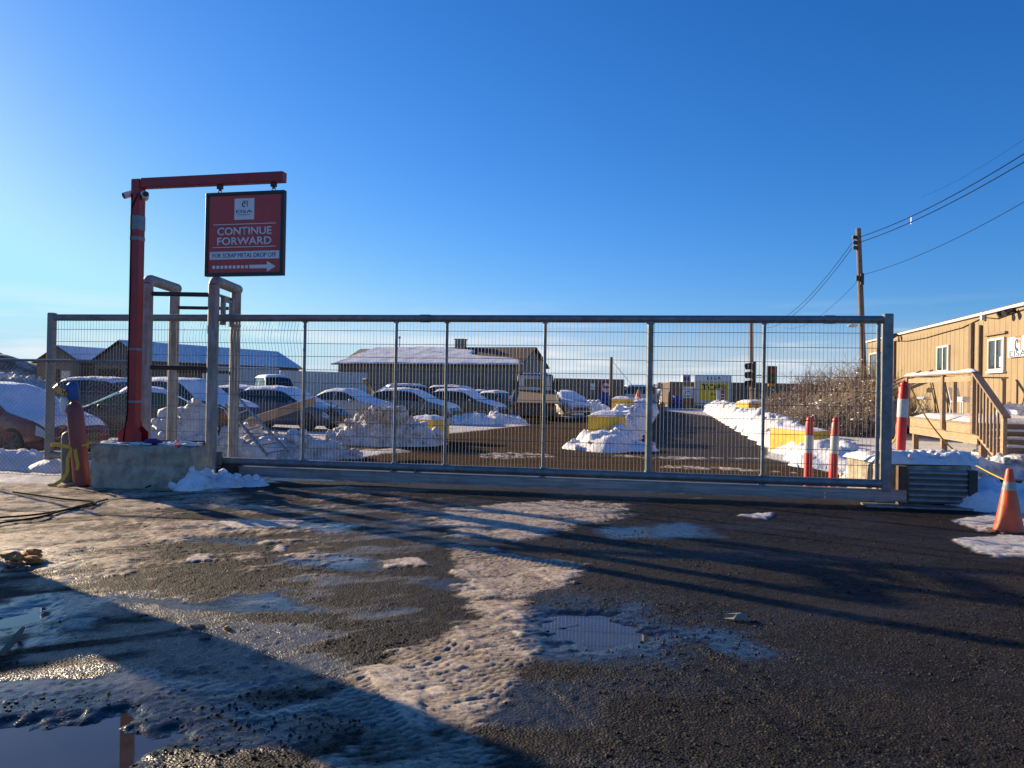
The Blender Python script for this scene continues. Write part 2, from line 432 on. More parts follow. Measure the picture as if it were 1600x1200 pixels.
#  (polygon in photo pixels laid on the ground, coverage, cleanness, softness)
SNOW = [
    ([(-60, 742), (120, 755), (330, 762), (420, 770), (300, 790), (270, 802), (330, 812), (480, 815), (470, 826), (380, 836), (262, 850), (262, 880), (200, 905), (100, 898), (-60, 890)], .60, .22, .5),
    ([(-60, 750), (700, 770), (720, 800), (500, 900), (250, 920), (-60, 960)], .40, .15, 1.0),
    ([(688, 850), (720, 846), (800, 862), (925, 882), (905, 905), (835, 935), (842, 985), (836, 1040), (800, 1090), (788, 1130), (792, 1200), (800, 1260), (400, 1260), (450, 1185), (520, 1160), (590, 1135), (498, 1108), (538, 1052), (602, 1015), (690, 990), (735, 962), (698, 928), (712, 900)], .68, .30, .22),
    ([(690, 792), (860, 782), (1000, 786), (985, 808), (880, 830), (820, 850), (700, 838), (660, 815)], .66, .3, .35),
    ([(100, 966), (135, 958), (163, 966), (150, 984), (80, 990)], .75, .3, .12),
    ([(-40, 1180), (40, 1150), (105, 1142), (80, 1168), (0, 1200), (-40, 1230)], .7, .3, .12),
    ([(290, 868), (335, 864), (330, 878), (292, 880)], .7, .5, .1),
    ([(585, 875), (660, 870), (680, 884), (600, 888)], .72, .4, .15),
    ([(430, 852), (452, 850), (448, 862), (420, 862)], .75, .5, .08),
    ([(340, 815), (480, 813), (470, 826), (360, 828)], .75, .5, .12),
    ([(1490, 842), (1560, 838), (1660, 838), (1660, 872), (1560, 872), (1510, 860)], .70, .8, .15),
    ([(1480, 812), (1560, 800), (1660, 800), (1660, 836), (1530, 832)], .62, .8, .2),
    ([(1150, 806), (1220, 800), (1200, 812)], .6, .9, .1),
    ([(950, 761), (1120, 766), (1290, 774), (1240, 778), (1060, 771), (930, 765)], .58, .8, .12),
    ([(290, 732), (430, 742), (395, 760), (330, 768), (270, 762)], .9, .9, .15),
    ([(-80, 735), (100, 738), (145, 752), (140, 758), (-80, 756)], .92, .9, .2),
    ([(-80, 715), (220, 700), (620, 705), (560, 716), (330, 735), (-80, 745)], .98, .85, .3),
    ([(-400, 690), (240, 660), (540, 655), (680, 668), (560, 690), (300, 700), (-400, 720)], .9, .8, .6),
    ([(1200, 672), (1330, 668), (1700, 700), (1700, 760), (1420, 735), (1320, 742), (1200, 716)], .96, .95, .3),
    ([(750, 708), (840, 707), (880, 714), (780, 718), (740, 714)], .50, .6, .2),
    ([(910, 708), (1060, 714), (1230, 717), (1060, 719), (950, 714)], .50, .6, .2),
    ([(1020, 727), (1130, 730), (1300, 743), (1200, 738), (1030, 731)], .52, .7, .2),
    ([(690, 655), (760, 650), (820, 655), (830, 664), (760, 672), (700, 678)], .74, .8, .4),
    ([(1030, 636), (1120, 640), (1165, 648), (1120, 652), (1040, 642)], .66, .7, .8),
    ([(540, 702), (620, 700), (650, 706), (560, 712)], .66, .6, .2),
    ([(870, 645), (930, 640), (950, 650), (880, 655)], .7, .7, .6),
    ([(1370, 640), (1700, 655), (1700, 700), (1330, 690)], .8, .9, .6),
]
SW = [(wpoly(p), c, k, s) for p, c, k, s in SNOW]
def gate_y(x): return 13.3 - 0.1628 * (x + 8.04)

def axis_lines(core, lo, hi, grow):
    a = list(core); d = a[1] - a[0]; x = a[0]; left = []
    while x > lo: d *= grow; x -= d; left.append(x)
    d = a[-1] - a[-2]; x = a[-1]; right = []
    while x < hi: d *= grow; x += d; right.append(x)
    return np.array(left[::-1] + a + right)
xs = axis_lines(list(np.arange(-9, -4.5, .04)) + list(np.arange(-4.5, -3.3, .022)) + list(np.arange(-3.3, 2.3, .0145)) + list(np.arange(2.3, 5.8, .022)) + list(np.arange(5.8, 8.6, .04)), -420, 420, 1.075)
yl = [-40, -20, -10, -5, -2, 0, 1, 1.6, 2.0, 2.3]
y = 2.4
while y < 13.6: yl.append(y); y += .0042 * y
while y < 90: yl.append(y); y += .0105 * y
while y < 900: yl.append(y); y *= 1.09
ys = np.array(yl)
GX, GY = np.meshgrid(xs, ys)
gx, gy = GX.ravel(), GY.ravel()
cover = np.zeros_like(gx); clean = np.zeros_like(gx)
for poly, c, k, s in SW:
    pa = np.array(poly); x0, y0 = pa.min(0) - 2; x1, y1 = pa.max(0) + 2
    I = np.where((gx > x0) & (gx < x1) & (gy > y0) & (gy < y1))[0]
    if not len(I): continue
    sd = poly_sd(gx[I], gy[I], poly)
    cv = c * sstep(-s, s * .8, sd)
    up = cv > cover[I]
    clean[I] = np.where(up, k, clean[I]); cover[I] = np.maximum(cover[I], cv)
near = np.where((gy < 30) & (np.abs(gx) < 30))[0]
nx, ny = gx[near], gy[near]
n_big = np.full_like(gx, .5); n_mid = n_big.copy(); n_fine = n_big.copy(); n_strk = n_big.copy()
n_big[near] = fbm(nx * .9, ny * .9, 3, 3)
n_mid[near] = fbm(nx * 4.2, ny * 4.2, 4, 11, .6)
n_fine[near] = fbm(nx * 22, ny * 22, 3, 23, .6)
n_rdg = n_big.copy(); ra, rb = nx * .93 + ny * .37, -nx * .37 + ny * .93
n_rdg[near] = 1 - np.abs(2 * fbm(ra * 6, rb * 15, 3, 31, .55) - 1)
n_crust = n_big.copy(); n_crust[near] = fbm(ra * 8, rb * 34, 3, 29, .6)
n_grain = n_big.copy(); n_grain[near] = vnoise(nx * 48, ny * 44, 37)
# ruts and scrapes run roughly along the drive
n_strk[near] = fbm((nx * .88 + ny * .47) * 1.1, (-nx * .47 + ny * .88) * 6.0, 4, 41, .6)
far_ = gy >= 30
n_mid[far_] = fbm(gx[far_] * .6, gy[far_] * .6, 4, 12, .6)
n_big[far_] = fbm(gx[far_] * .2, gy[far_] * .2, 3, 5)
nz = .34 * n_mid + .36 * n_strk + .22 * n_crust + .08 * n_fine
snow = sstep(.40, .66, cover + (nz - .5) * 1.5 * np.clip(1.25 - cover * .55, .3, 1))
snow *= sstep(.02, .25, cover)
snow *= 1 - .75 * np.zeros_like(snow)
# tyre runs pressed through the icy strip: two bands of cross lugs
tracks = [((700, 850), (850, 960)), ((724, 846), (900, 950)), ((600, 1012), (810, 1100)), ((640, 1000), (835, 1060)), ((735, 960), (830, 1050)), ((520, 1050), (640, 1200)), ((700, 1080), (740, 1240)), ((760, 870), (920, 890)), ((40, 770), (330, 830)), ((120, 765), (260, 880)), ((1100, 1020), (1420, 1200))]
tread = np.zeros_like(gx)
for a, b in tracks:
    pa, pb = G(*a), G(*b); d = Vector((pb.x - pa.x, pb.y - pa.y)); Ld = d.length; d.normalize()
    u = (gx - pa.x) * d.x + (gy - pa.y) * d.y; v = -(gx - pa.x) * d.y + (gy - pa.y) * d.x
    m = sstep(.17, .13, np.abs(v)) * sstep(-.1, .1, u) * sstep(Ld + .1, Ld - .1, u)
    lug = .5 + .5 * np.sin(2 * np.pi * (u / .052 + np.abs(v) * 7)) * np.where(np.abs(np.abs(v) - .06) < .012, -.6, 1)
    tread = np.maximum(tread, m * (.35 + .65 * lug))
ICE = [([(-80, 890), (120, 885), (300, 915), (480, 965), (650, 1040), (560, 1110), (420, 1130), (250, 1110), (60, 1105), (-80, 1110)], .72, .5),
       ([(360, 785), (700, 775), (780, 800), (760, 850), (640, 900), (470, 885)], .62, .5), ([(400, 890), (700, 895), (690, 985), (500, 985), (330, 950)], .58, .4),
       ([(930, 815), (1130, 822), (1110, 850), (950, 842)], .52, .3), ([(560, 1100), (700, 1100), (790, 1200), (640, 1260), (480, 1200)], .55, .3), ([(820, 930), (1010, 930), (1040, 1010), (830, 1060)], .42, .4), ([(640, 765), (1100, 770), (1150, 800), (650, 800)], .46, .3)]
ice = np.zeros_like(gx)
for pp_, c_, s_ in ICE:
    poly = wpoly(pp_); pa = np.array(poly); x0, y0 = pa.min(0) - 1; x1, y1 = pa.max(0) + 1
    I = np.where((gx > x0) & (gx < x1) & (gy > y0) & (gy < y1))[0]
    ice[I] = np.maximum(ice[I], c_ * sstep(-s_, s_, poly_sd(gx[I], gy[I], poly)))
ice = .9 * sstep(.50, .78, ice + (.55 * n_strk + .25 * n_mid + .2 * n_big - .5) * 1.3) * sstep(.02, .2, ice)
yard = sstep(.15, 2.2, gy - gate_y(gx) + (n_mid - .5) * 2.0) * sstep(9, 6, gx - .2 * gy * 1.0)
lane = wpoly([(1008, 702), (1060, 716), (1232, 726), (1175, 655), (1095, 630), (1050, 630), (1030, 645)])
yard *= 1 - .6 * sstep(-1.0, .6, poly_sd(gx, gy, lane) + (n_mid - .5) * 1.2)
pd = np.full_like(gx, -1e3)
for poly in PW:
    pa = np.array(poly); x0, y0 = pa.min(0) - 1.2; x1, y1 = pa.max(0) + 1.2
    I = np.where((gx > x0) & (gx < x1) & (gy > y0) & (gy < y1))[0]
    pd[I] = np.maximum(pd[I], poly_sd(gx[I], gy[I], poly))
pud = sstep(-.16, .16, pd + (n_mid - .5) * .42 + (n_strk - .5) * .25)
wetn = fbm(gx * .7 + 5, gy * 1.6, 3, 77)
WETX = np.zeros_like(gx)
for pp_ in ([(1095, 982), (1150, 990), (1195, 1018), (1150, 1018), (1100, 1003)], [(370, 930), (445, 924), (430, 944), (380, 944)], [(110, 1094), (205, 1060), (218, 1076), (130, 1112)], [(930, 826), (1070, 818), (1120, 838), (960, 840)]):
    WETX = np.maximum(WETX, .95 * sstep(-.22, .12, poly_sd(gx, gy, wpoly(pp_)) + (n_mid - .5) * .3))
left_wet = sstep(1.0, -1.5, gx + .25 * (gy - 6))
wet = np.clip(np.maximum(sstep(-.55, .05, pd + (n_mid - .5) * .5), WETX) + .8 * sstep(.50, .66, wetn) * (.3 + .7 * left_wet) + .12, 0, 1)
wet = np.clip(wet + .55 * ice * sstep(1.5, -.5, gx), 0, 1)
wet = np.where(gy > gate_y(gx) + .6, wet * .35, wet)
z = (n_big - .5) * .022 + (n_mid - .5) * .012 + (n_fine - .5) * .009
peb = np.zeros_like(gx)
peb[near] = np.clip(vnoise(nx * 42, ny * 42, 91) - .74, 0, 1) * .035
z += peb * (1 - snow) * (.35 + .65 * sstep(.4, .6, n_big))
z += snow * (.006 + .003 * (n_mid - .4) + .012 * (n_strk - .5) + .004 * (n_rdg - .6) + .009 * (n_crust - .5) + .0035 * (n_grain - .5)) + snow * clean * (.006 + .014 * n_mid)
tread *= .55 + .45 * sstep(.35, .6, n_mid)
z -= tread * (.003 + snow * .011)
# two faint ruts in the black gravel, lower right
for a, b, w in [((1080, 1020), (1330, 1190), .12), ((1180, 1010), (1560, 1180), .11), ((820, 1060), (960, 1190), .10)]:
    pa, pb = G(*a), G(*b); d = Vector((pb.x - pa.x, pb.y - pa.y)); Ld = d.length; d.normalize()
    u = (gx - pa.x) * d.x + (gy - pa.y) * d.y; v = -(gx - pa.x) * d.y + (gy - pa.y) * d.x + .06 * (n_big - .5)
    m = sstep(w, w * .5, np.abs(v)) * sstep(-.3, .3, u) * sstep(Ld + .3, Ld - .3, u)
    z += -.004 * m + .004 * sstep(w * .6, w, np.abs(v)) * sstep(w * 1.6, w, np.abs(v)) * sstep(-.3, .3, u) * sstep(Ld + .3, Ld - .3, u)
z = z * (1 - .55 * pud) - pud * .042
z = np.where(gy > 40, z * .5, z)
snow = snow * (1 - sstep(.2, .7, pud))
ice = ice * (1 - snow)
me = bpy.data.meshes.new('ground')
nxn, nyn = len(xs), len(ys)
me.vertices.add(nxn * nyn)
me.vertices.foreach_set('co', np.column_stack([gx, gy, z]).astype(np.float32).ravel())
idx = np.arange(nxn * nyn).reshape(nyn, nxn)
q = np.column_stack([idx[:-1, :-1].ravel(), idx[:-1, 1:].ravel(), idx[1:, 1:].ravel(), idx[1:, :-1].ravel()])
me.loops.add(q.size); me.polygons.add(len(q))
me.loops.foreach_set('vertex_index', q.ravel().astype(np.int32))
me.polygons.foreach_set('loop_start', (np.arange(len(q)) * 4).astype(np.int32))
me.polygons.foreach_set('loop_total', np.full(len(q), 4, np.int32))
me.update(calc_edges=True)
for nm, arr in (('snowcover', snow), ('clean', clean), ('wet', wet), ('yard', yard), ('ice', ice), ('tread', tread)):
    at = me.attributes.new(nm, 'FLOAT', 'POINT'); at.data.foreach_set('value', arr.astype(np.float32))
me.shade_smooth()

def ground_mat():
    m = bpy.data.materials.new('wet_gravel_and_ice'); m.use_nodes = True
    N, L = m.node_tree.nodes, m.node_tree.links
    b = N['Principled BSDF']
    tc = N.new('ShaderNodeTexCoord')
    def attr(n):
        a = N.new('ShaderNodeAttribute'); a.attribute_name = n; return a.outputs['Fac']
    def noise(s, d=5, r=.6, st=None):
        n = N.new('ShaderNodeTexNoise'); n.inputs['Scale'].default_value = s; n.inputs['Detail'].default_value = d; n.inputs['Roughness'].default_value = r
        if st:
            mp = N.new('ShaderNodeMapping'); mp.inputs['Scale'].default_value = st[:3]; mp.inputs['Rotation'].default_value = (0, 0, st[3])
            L.new(tc.outputs['Object'], mp.inputs['Vector']); L.new(mp.outputs[0], n.inputs['Vector'])
        else: L.new(tc.outputs['Object'], n.inputs['Vector'])
        return n.outputs['Fac']
    def mix(f, a, c):
        x = N.new('ShaderNodeMix'); x.data_type = 'RGBA'
        L.new(f, x.inputs[0])
        for k, v in ((6, a), (7, c)):
            if isinstance(v, tuple): x.inputs[k].default_value = (*v, 1)
            else: L.new(v, x.inputs[k])
        return x.outputs[2]
    def rng(f, a, c, t0=0., t1=1.):
        x = N.new('ShaderNodeMapRange'); x.inputs['From Min'].default_value = a; x.inputs['From Max'].default_value = c
        x.inputs['To Min'].default_value = t0; x.inputs['To Max'].default_value = t1; L.new(f, x.inputs['Value']); return x.outputs[0]
    def math_(op, a, c):
        x = N.new('ShaderNodeMath'); x.operation = op
        for k, v in ((0, a), (1, c)):
            if isinstance(v, (int, float)): x.inputs[k].default_value = v
            else: L.new(v, x.inputs[k])
        return x.outputs[0]
    vo = N.new('ShaderNodeTexVoronoi'); vo.inputs['Scale'].default_value = 70; L.new(tc.outputs['Object'], vo.inputs['Vector'])
    sn, cl, we, ya = attr('snowcover'), attr('clean'), attr('wet'), attr('yard')
    stone = N.new('ShaderNodeSeparateColor'); L.new(vo.outputs['Color'], stone.inputs[0])
    asph = mix(rng(noise(34, 6), .35, .7), (.0065, .0062, .0060), (.0165, .0152, .0138))
    asph = mix(rng(stone.outputs[0], .86, .95), asph, (.060, .055, .048))
    asph = mix(rng(noise(1.3, 5), .45, .75, 0, .5), asph, (.024, .021, .018))
    asph = mix(rng(noise(.45, 6, .65, (1, 2.2, 1, .4)), .44, .66, 0, .75), asph, (.030, .0265, .023))
    dirt = mix(rng(noise(.9, 7, .65, (.6, 2.4, 1, .25)), .35, .68), (.082, .058, .042), (.040, .030, .023))
    dirt = mix(rng(noise(14, 5), .55, .75, 0, .45), dirt, (.15, .11, .08))
    ic = attr('ice')
    icem = math_('MULTIPLY', ic, rng(noise(24, 6, .7), .34, .60, .25, .9))
    asph = mix(icem, asph, (.17, .158, .145))
    base = mix(ya, asph, dirt)
    grit = noise(26, 7, .75)
    scol = mix(cl, (.62, .455, .285), (.80, .82, .85))
    sdirt = mix(rng(noise(5, 6, .7), .42, .70), scol, (.30, .225, .16))
    scol = mix(rng(cl, .3, .9, 1, .25), scol, sdirt)
    scol = mix(rng(attr('tread'), .30, .95, 0, .8), scol, (.13, .098, .07))
    streak = noise(16, 8, .78, (1, 3.6, 1, -.40))
    scol = mix(rng(streak, .47, .63, 0, .72), scol, (.16, .12, .082))
    scol = mix(math_('MULTIPLY', rng(grit, .50, .62, 0, .8), rng(cl, .4, .9, 1, .35)), scol, (.10, .078, .058))
    col = mix(sn, base, scol)
    L.new(col, b.inputs['Base Color'])
    L.new(math_('MULTIPLY', rng(we, .3, 1, .10, .5), rng(ya, 0, 1, 1, 0)), b.inputs['Specular IOR Level'])
    r0 = rng(we, .2, 1, .62, .17)
    r0 = math_('SUBTRACT', r0, math_('MULTIPLY', icem, .18))
    r1 = math_('ADD', r0, rng(noise(9, 4), .3, .7, -.06, .10))
    rx = N.new('ShaderNodeMix'); L.new(sn, rx.inputs[0]); L.new(r1, rx.inputs[2]); rx.inputs[3].default_value = .55
    L.new(rx.outputs[0], b.inputs['Roughness'])
    h1 = math_('MULTIPLY', rng(vo.outputs['Distance'], 0, .7, 1, 0), rng(we, .4, .95, 1, .12))
    h2 = math_('MULTIPLY', noise(60, 5, .7), rng(we, .5, .95, 1, .15))
    hx = N.new('ShaderNodeMix'); L.new(sn, hx.inputs[0]); L.new(math_('ADD', h1, h2), hx.inputs[2]); L.new(math_('ADD', math_('MULTIPLY', noise(70, 7, .78), 1.15), math_('MULTIPLY', noise(14, 8, .8, (1, 3.4, 1, -.40)), 1.3)), hx.inputs[3])
    bp = N.new('ShaderNodeBump'); bp.inputs['Strength'].default_value = .75; bp.inputs['Distance'].default_value = .010
    L.new(hx.outputs[0], bp.inputs['Height']); L.new(bp.outputs[0], b.inputs['Normal'])
    return m
me.materials.append(ground_mat())
ground = bpy.data.objects.new('ground', me); COL.objects.link(ground); structure(ground)

for (lab, _), poly in zip(PUDDLES, PW):
    c = np.array(poly).mean(0)
    mb = MB(); ring = [(c[0] + (x - c[0]) * 1.15 + np.sign(x - c[0]) * .10, c[1] + (y - c[1]) * 1.15 + np.sign(y - c[1]) * .12, -.021) for x, y in poly]
    mb.add(ring, [tuple(range(len(ring)))])
    o = mb.build('puddle', M_water, origin=(c[0], c[1], -.021))
    structure(o, lab)

# loose pebbles on the black gravel
ico = bmesh.new(); bmesh.ops.create_icosphere(ico, subdivisions=1, radius=1)
ICO_V = np.array([v.co[:] for v in ico.verts]); ICO_F = [tuple(v.index for v in f.verts) for f in ico.faces]; ico.free()
ic2 = bmesh.new(); bmesh.ops.create_icosphere(ic2, subdivisions=2, radius=1)
ICO2_V = np.array([v.co[:] for v in ic2.verts]); ICO2_F = [tuple(v.index for v in f.verts) for f in ic2.faces]; ic2.free()
rng = np.random.default_rng(5)
def ground_z(x, y):
    i = np.clip(np.searchsorted(xs, x) - 1, 0, nxn - 2); j = np.clip(np.searchsorted(ys, y) - 1, 0, nyn - 2)
    return z.reshape(nyn, nxn)[j, i]
film = np.maximum(ice, snow)
def film_at(x, y):
    i = np.clip(np.searchsorted(xs, x) - 1, 0, nxn - 2); j = np.clip(np.searchsorted(ys, y) - 1, 0, nyn - 2)
    return film.reshape(nyn, nxn)[j, i]
mb = MB()
cub = np.array([(-1, -1, -.7), (1, -1, -.7), (1, 1, -.7), (-1, 1, -.7), (-.6, -.7, .7), (.7, -.6, .6), (.6, .7, .75), (-.7, .6, .65)])
cubf = [(0, 3, 2, 1), (4, 5, 6, 7), (0, 1, 5, 4), (1, 2, 6, 5), (2, 3, 7, 6), (3, 0, 4, 7)]
n_p = 0
while n_p < 8000:
    yy = 2.5 + 9 * rng.random() ** 1.6; xx = (rng.random() * 2 - 1) * .70 * yy
    den = fbm(np.array([xx * 1.1]), np.array([yy * 1.1]), 3, 66)[0]
    if den < .38 + .2 * rng.random(): continue
    s = .003 + .0065 * rng.random() ** 3
    a = rng.random() * 6.28; ca, sa = math.cos(a), math.sin(a)
    v = cub * (s * np.array([1, .75 + .4 * rng.random(), .7])) * (1 + .25 * (rng.random((8, 3)) - .5))
    zz = float(ground_z(xx, yy))
    if float(film_at(xx, yy)) > .25: continue
    if zz < -.02: continue
    mb.add([(xx + p[0] * ca - p[1] * sa, yy + p[0] * sa + p[1] * ca, zz + p[2] + s * .4) for p in v], cubf)
    n_p += 1
M_peb = mat('dark_pebble', (.014, .0135, .013), (.045, .042, .038), rough=.75, spec=.2, scale=5, lo=.45, hi=.7)
o = mb.build('gravel', M_peb, fixn=False); o['kind'] = 'stuff'; o['label'] = 'loose dark stones scattered over the wet gravel'; o['category'] = 'gravel'

# far terrain: bare snowy mound on the left horizon
def hill_mesh(name, cx, cy, rx, ry, h, seed, m):
    mb = MB(); rows = []
    for i in range(40):
        row = []
        for k in range(60):
            u, v = i / 39 * 2 - 1, k / 59 * 2 - 1
            X, Y = cx + v * rx, cy + u * ry
            d = max(0, 1 - (u * u + v * v))
            e = fbm(np.array([X * .09]), np.array([Y * .09]), 4, seed)[0]
            row.append((X, Y, -.3 + h * d ** .8 * (.45 + 1.1 * e)))
        rows.append(row)
    mb.grid(rows); o = mb.build(name, m, smooth='all', origin=(cx, cy, -.3)); return structure(o)
hill_mesh('hill', -108, 125, 34, 22, 12.0, 9, M_hill)
hill_mesh('hill', -160, 180, 60, 30, 13.0, 19, M_hill)

# ================================================================== sliding gate
gdir = math.atan2(-2.2, 13.51)
GL = math.hypot(13.51, 2.2)
gate = thing('sliding_gate', 'long galvanized sliding gate with welded wire mesh across the drive', 'gate', (-8.04, 13.3, 0), gdir)
def gx_of(px):
    k = (px - 800) / FPX
    return (11.99 * k / (1 + .1628 * k) + 8.04) / math.cos(gdir)
TOPZ, BOTZ = 2.69, .315
mb = MB(); mb.cyl((0.06, 0, TOPZ), (GL - .02, 0, TOPZ), .058, n=14)
for xj in (gx_of(655), gx_of(350), gx_of(1285)): mb.cyl((xj, 0, TOPZ), (xj + .16, 0, TOPZ), .064, n=14)
mb.build('top_rail', M_galv, gate, smooth=True)
mb = MB(); mb.cyl((0.06, 0, BOTZ), (GL - .05, 0, BOTZ), .062, n=14)
for xj in (gx_of(618), gx_of(655), gx_of(850), gx_of(1192)):
    mb.box((xj, -.02, BOTZ - .075), (.09, .10, .03)); mb.cyl((xj - .02, -.075, BOTZ - .05), (xj - .02, -.055, BOTZ - .05), .014, n=6)
mb.build('bottom_rail', M_galv, gate, smooth=True)
# lower track beam: a channel with two flanges and a butt joint
bx0 = gx_of(352)
for x0, x1 in ((bx0, gx_of(1290) - .006), (gx_of(1290) + .006, GL + .22)):
    mb = MB()
    prof = [(-.065, .075), (.05, .075), (.05, .09), (-.030, .09), (-.044, .104), (-.044, .128), (-.018, .142), (-.018, .160), (-.044, .174), (-.044, .206), (-.030, .220), (.05, .220), (.05, .238), (-.065, .238), (-.065, .226), (-.058, .22), (-.058, .095), (-.065, .088)]
    mb.prism(prof, lambda a, b, d: (d, a, b), x0, x1)
    mb.build('track_beam', M_alu, gate)
mb = MB(); mb.box((.06, 0, (TOPZ + BOTZ) / 2), (.115, .115, TOPZ - BOTZ + .16)); mb.build('end_post', M_galv, gate, bevel=.012)
mb = MB(); mb.box((GL - .05, 0, (TOPZ + .24) / 2 + .02), (.13, .13, TOPZ - .24 + .13)); mb.build('end_post', M_galv, gate, bevel=.012)
mb = MB(); mb.cyl((GL - .17, 0, BOTZ), (GL - .17, 0, TOPZ), .028, n=10); mb.build('upright', M_galv, gate, smooth=True)
ups = [475, 618, 697, 850.5, 1015, 1193]
for px in ups:
    x = gx_of(px); r = .047 if px == 1015 else .026
    mb = MB(); mb.cyl((x, 0, BOTZ + .02), (x, 0, TOPZ - .02), r, n=12)
    for zz in (TOPZ - .062, BOTZ + .066): mb.cyl((x, 0, zz - .012), (x, 0, zz + .012), r + .014, n=10)
    mb.build('upright', M_galv, gate, smooth=True)
xb = [.12] + [gx_of(269)] + [gx_of(p) for p in ups] + [GL - .20]
for i in range(len(xb) - 1):
    a, b = xb[i], xb[i + 1]; mb = MB()
    n = max(2, round((b - a) / .0555)); bent = (i == 1)
    for k in range(1, n):
        x = a + (b - a) * k / n
        jog = lambda t: rng.normal() * .0022
        if bent and x > gx_of(285):
            pts = [(x, .016, BOTZ + .06)] + [(x - .03 * math.sin(math.pi * min(1, max(0, (zz - 2.1) / .55))) ** 2 * (1 if k % 2 else 1.2), .016 - .02 * math.sin(math.pi * (zz - 2.1) / .55) * (zz > 2.1), zz) for zz in (1.2, 2.1, 2.2, 2.35, 2.5, 2.64)]
            mb.tube(pts, .0030, 4)
        else:
            mb.cyl((x + jog(0), .016, BOTZ + .055), (x + jog(0), .016, TOPZ - .05), .0030, n=4, caps=False)
    zz = TOPZ - .20
    while zz > BOTZ + .1:
        mb.cyl((a, .010, zz + rng.normal() * .003), (b, .010, zz + rng.normal() * .003), .0042, n=4, caps=False); zz -= .2135
    mb.build('mesh_panel', M_wire, gate, fixn=False)
# roller carriage under the tail end, and the guide hardware at the portal
mb = MB(); x = gx_of(360); mb.box((x, 0, .16), (.42, .18, .22)); mb.box((x, 0, .045), (.55, .22, .05))
for dx in (-.12, .12): mb.cyl((x + dx, -.12, .19), (x + dx, .12, .19), .065, n=14)
tag(mb.build('roller_carriage', M_black, None, bevel=.006), 'black roller carriage under the gate beside the front portal post', 'gate roller')
rc = bpy.data.objects['roller_carriage']; rc.location = (-8.04, 13.3, 0); rc.rotation_euler = (0, 0, gdir)

# ================================================================== portal the gate slides through
portal = thing('gate_portal', 'weathered steel guide portal of four posts around the sliding gate', 'gate portal', (-5.42, 13.0, 0))
PXA, PXB, PYF, PYB = -.54, .54, -.5, .5
for sx in (PXA, PXB):
    mb = MB()
    # each pair of posts carries one welded top tube, rounded at the front shoulder
    mb.cyl((sx, PYF, 0), (sx, PYF, 3.20), .088, n=20); mb.cyl((sx, PYB, 0), (sx, PYB, 3.22), .086, n=20)
    mb.tube([(sx, PYF, 3.19), (sx, PYF + .012, 3.225), (sx, PYF + .05, 3.262), (sx, PYF + .11, 3.275), (sx, PYB + .086, 3.262)], .088, 20)
    mb.build('hoop', M_post, portal, smooth=True)
for yy, zz, r in ((PYF, 3.04, .037), (PYF, 1.84, .037), (PYF, .62, .045), (PYB, 2.92, .03), (PYB, 1.80, .03)):
    mb = MB(); mb.cyl((PXA + .06, yy, zz), (PXB - .06, yy, zz), r, n=12); mb.build('crossbar', M_black, portal, smooth=True)
mb = MB()
mb.box((PXB, .06, 3.06), (.03, .72, .04)); mb.box((PXB + .02, -.14, 2.90), (.07, .07, .34)); mb.cyl((PXB + .02, -.14, 2.58), (PXB + .02, -.14, 2.76), .05, n=12)
mb.box((PXB + .02, .25, 2.92), (.07, .09, .30)); mb.cyl((PXB + .02, .27, 2.58), (PXB + .02, .27, 2.8), .05, n=12)
mb.box((PXB + .02, .05, 3.00), (.05, .5, .05))
mb.build('guide_roller', M_galv, portal, bevel=.004)
mb = MB(); mb.box((0, -.30, .30), (1.3, .07, .34)); mb.box((0, -.345, .42), (1.3, .02, .03)); mb.box((0, -.345, .22), (1.3, .02, .03)); mb.build('lower_guard', M_galv, portal)

# ================================================================== chain-link fence on the left
fa, fb = Vector((-13.2, 13.55, 0)), Vector((-6.02, 12.45, 0))
FL = (fb - fa).length; fr = math.atan2(fb.y - fa.y, fb.x - fa.x)
fence = thing('chain_link_fence', 'galvanized chain link fence ending at the red sign post', 'fence', fa, fr)
FH = 1.93; mb = MB(); st = .078
n = int((FL + FH) / st)
for k in range(n):
    for sg in (0, 1):
        x0 = k * st - FH if sg == 0 else k * st
        x1 = x0 + FH if sg == 0 else x0 - FH
        # clip the straight diagonal to the panel
        za, zb = .02, FH
        if sg == 0:
            if x0 < 0: za = .02 - x0; x0 = 0
            if x1 > FL: zb = FH - (x1 - FL); x1 = FL
        else:
            if x0 > FL: za = .02 + (x0 - FL); x0 = FL
            if x1 < 0: zb = FH + x1; x1 = 0
        if zb - za < .05: continue
        mb.cyl((x0, .004 * (1 - 2 * sg), za), (x1, .004 * (1 - 2 * sg), zb), .0021, n=4, caps=False)
mb.build('chain_link', mat('dull_wire', (.085, .087, .09), (.06, .062, .065), rough=.75, metal=.1, spec=.2), fence, fixn=False)
mb = MB(); mb.cyl((0, .028, FH), (FL, .028, FH), .022, n=10); mb.build('top_rail', M_galv, fence, smooth=True)
for x in (.4, 3.1, FL - .03):
    mb = MB(); mb.cyl((x, .03, 0), (x, .03, FH + .03), .03, n=10); mb.build('post', M_galv, fence, smooth=True)
mb = MB(); mb.cyl((0, .02, .03), (FL, .02, .03), .004, n=5); mb.build('tension_wire', M_wire, fence)

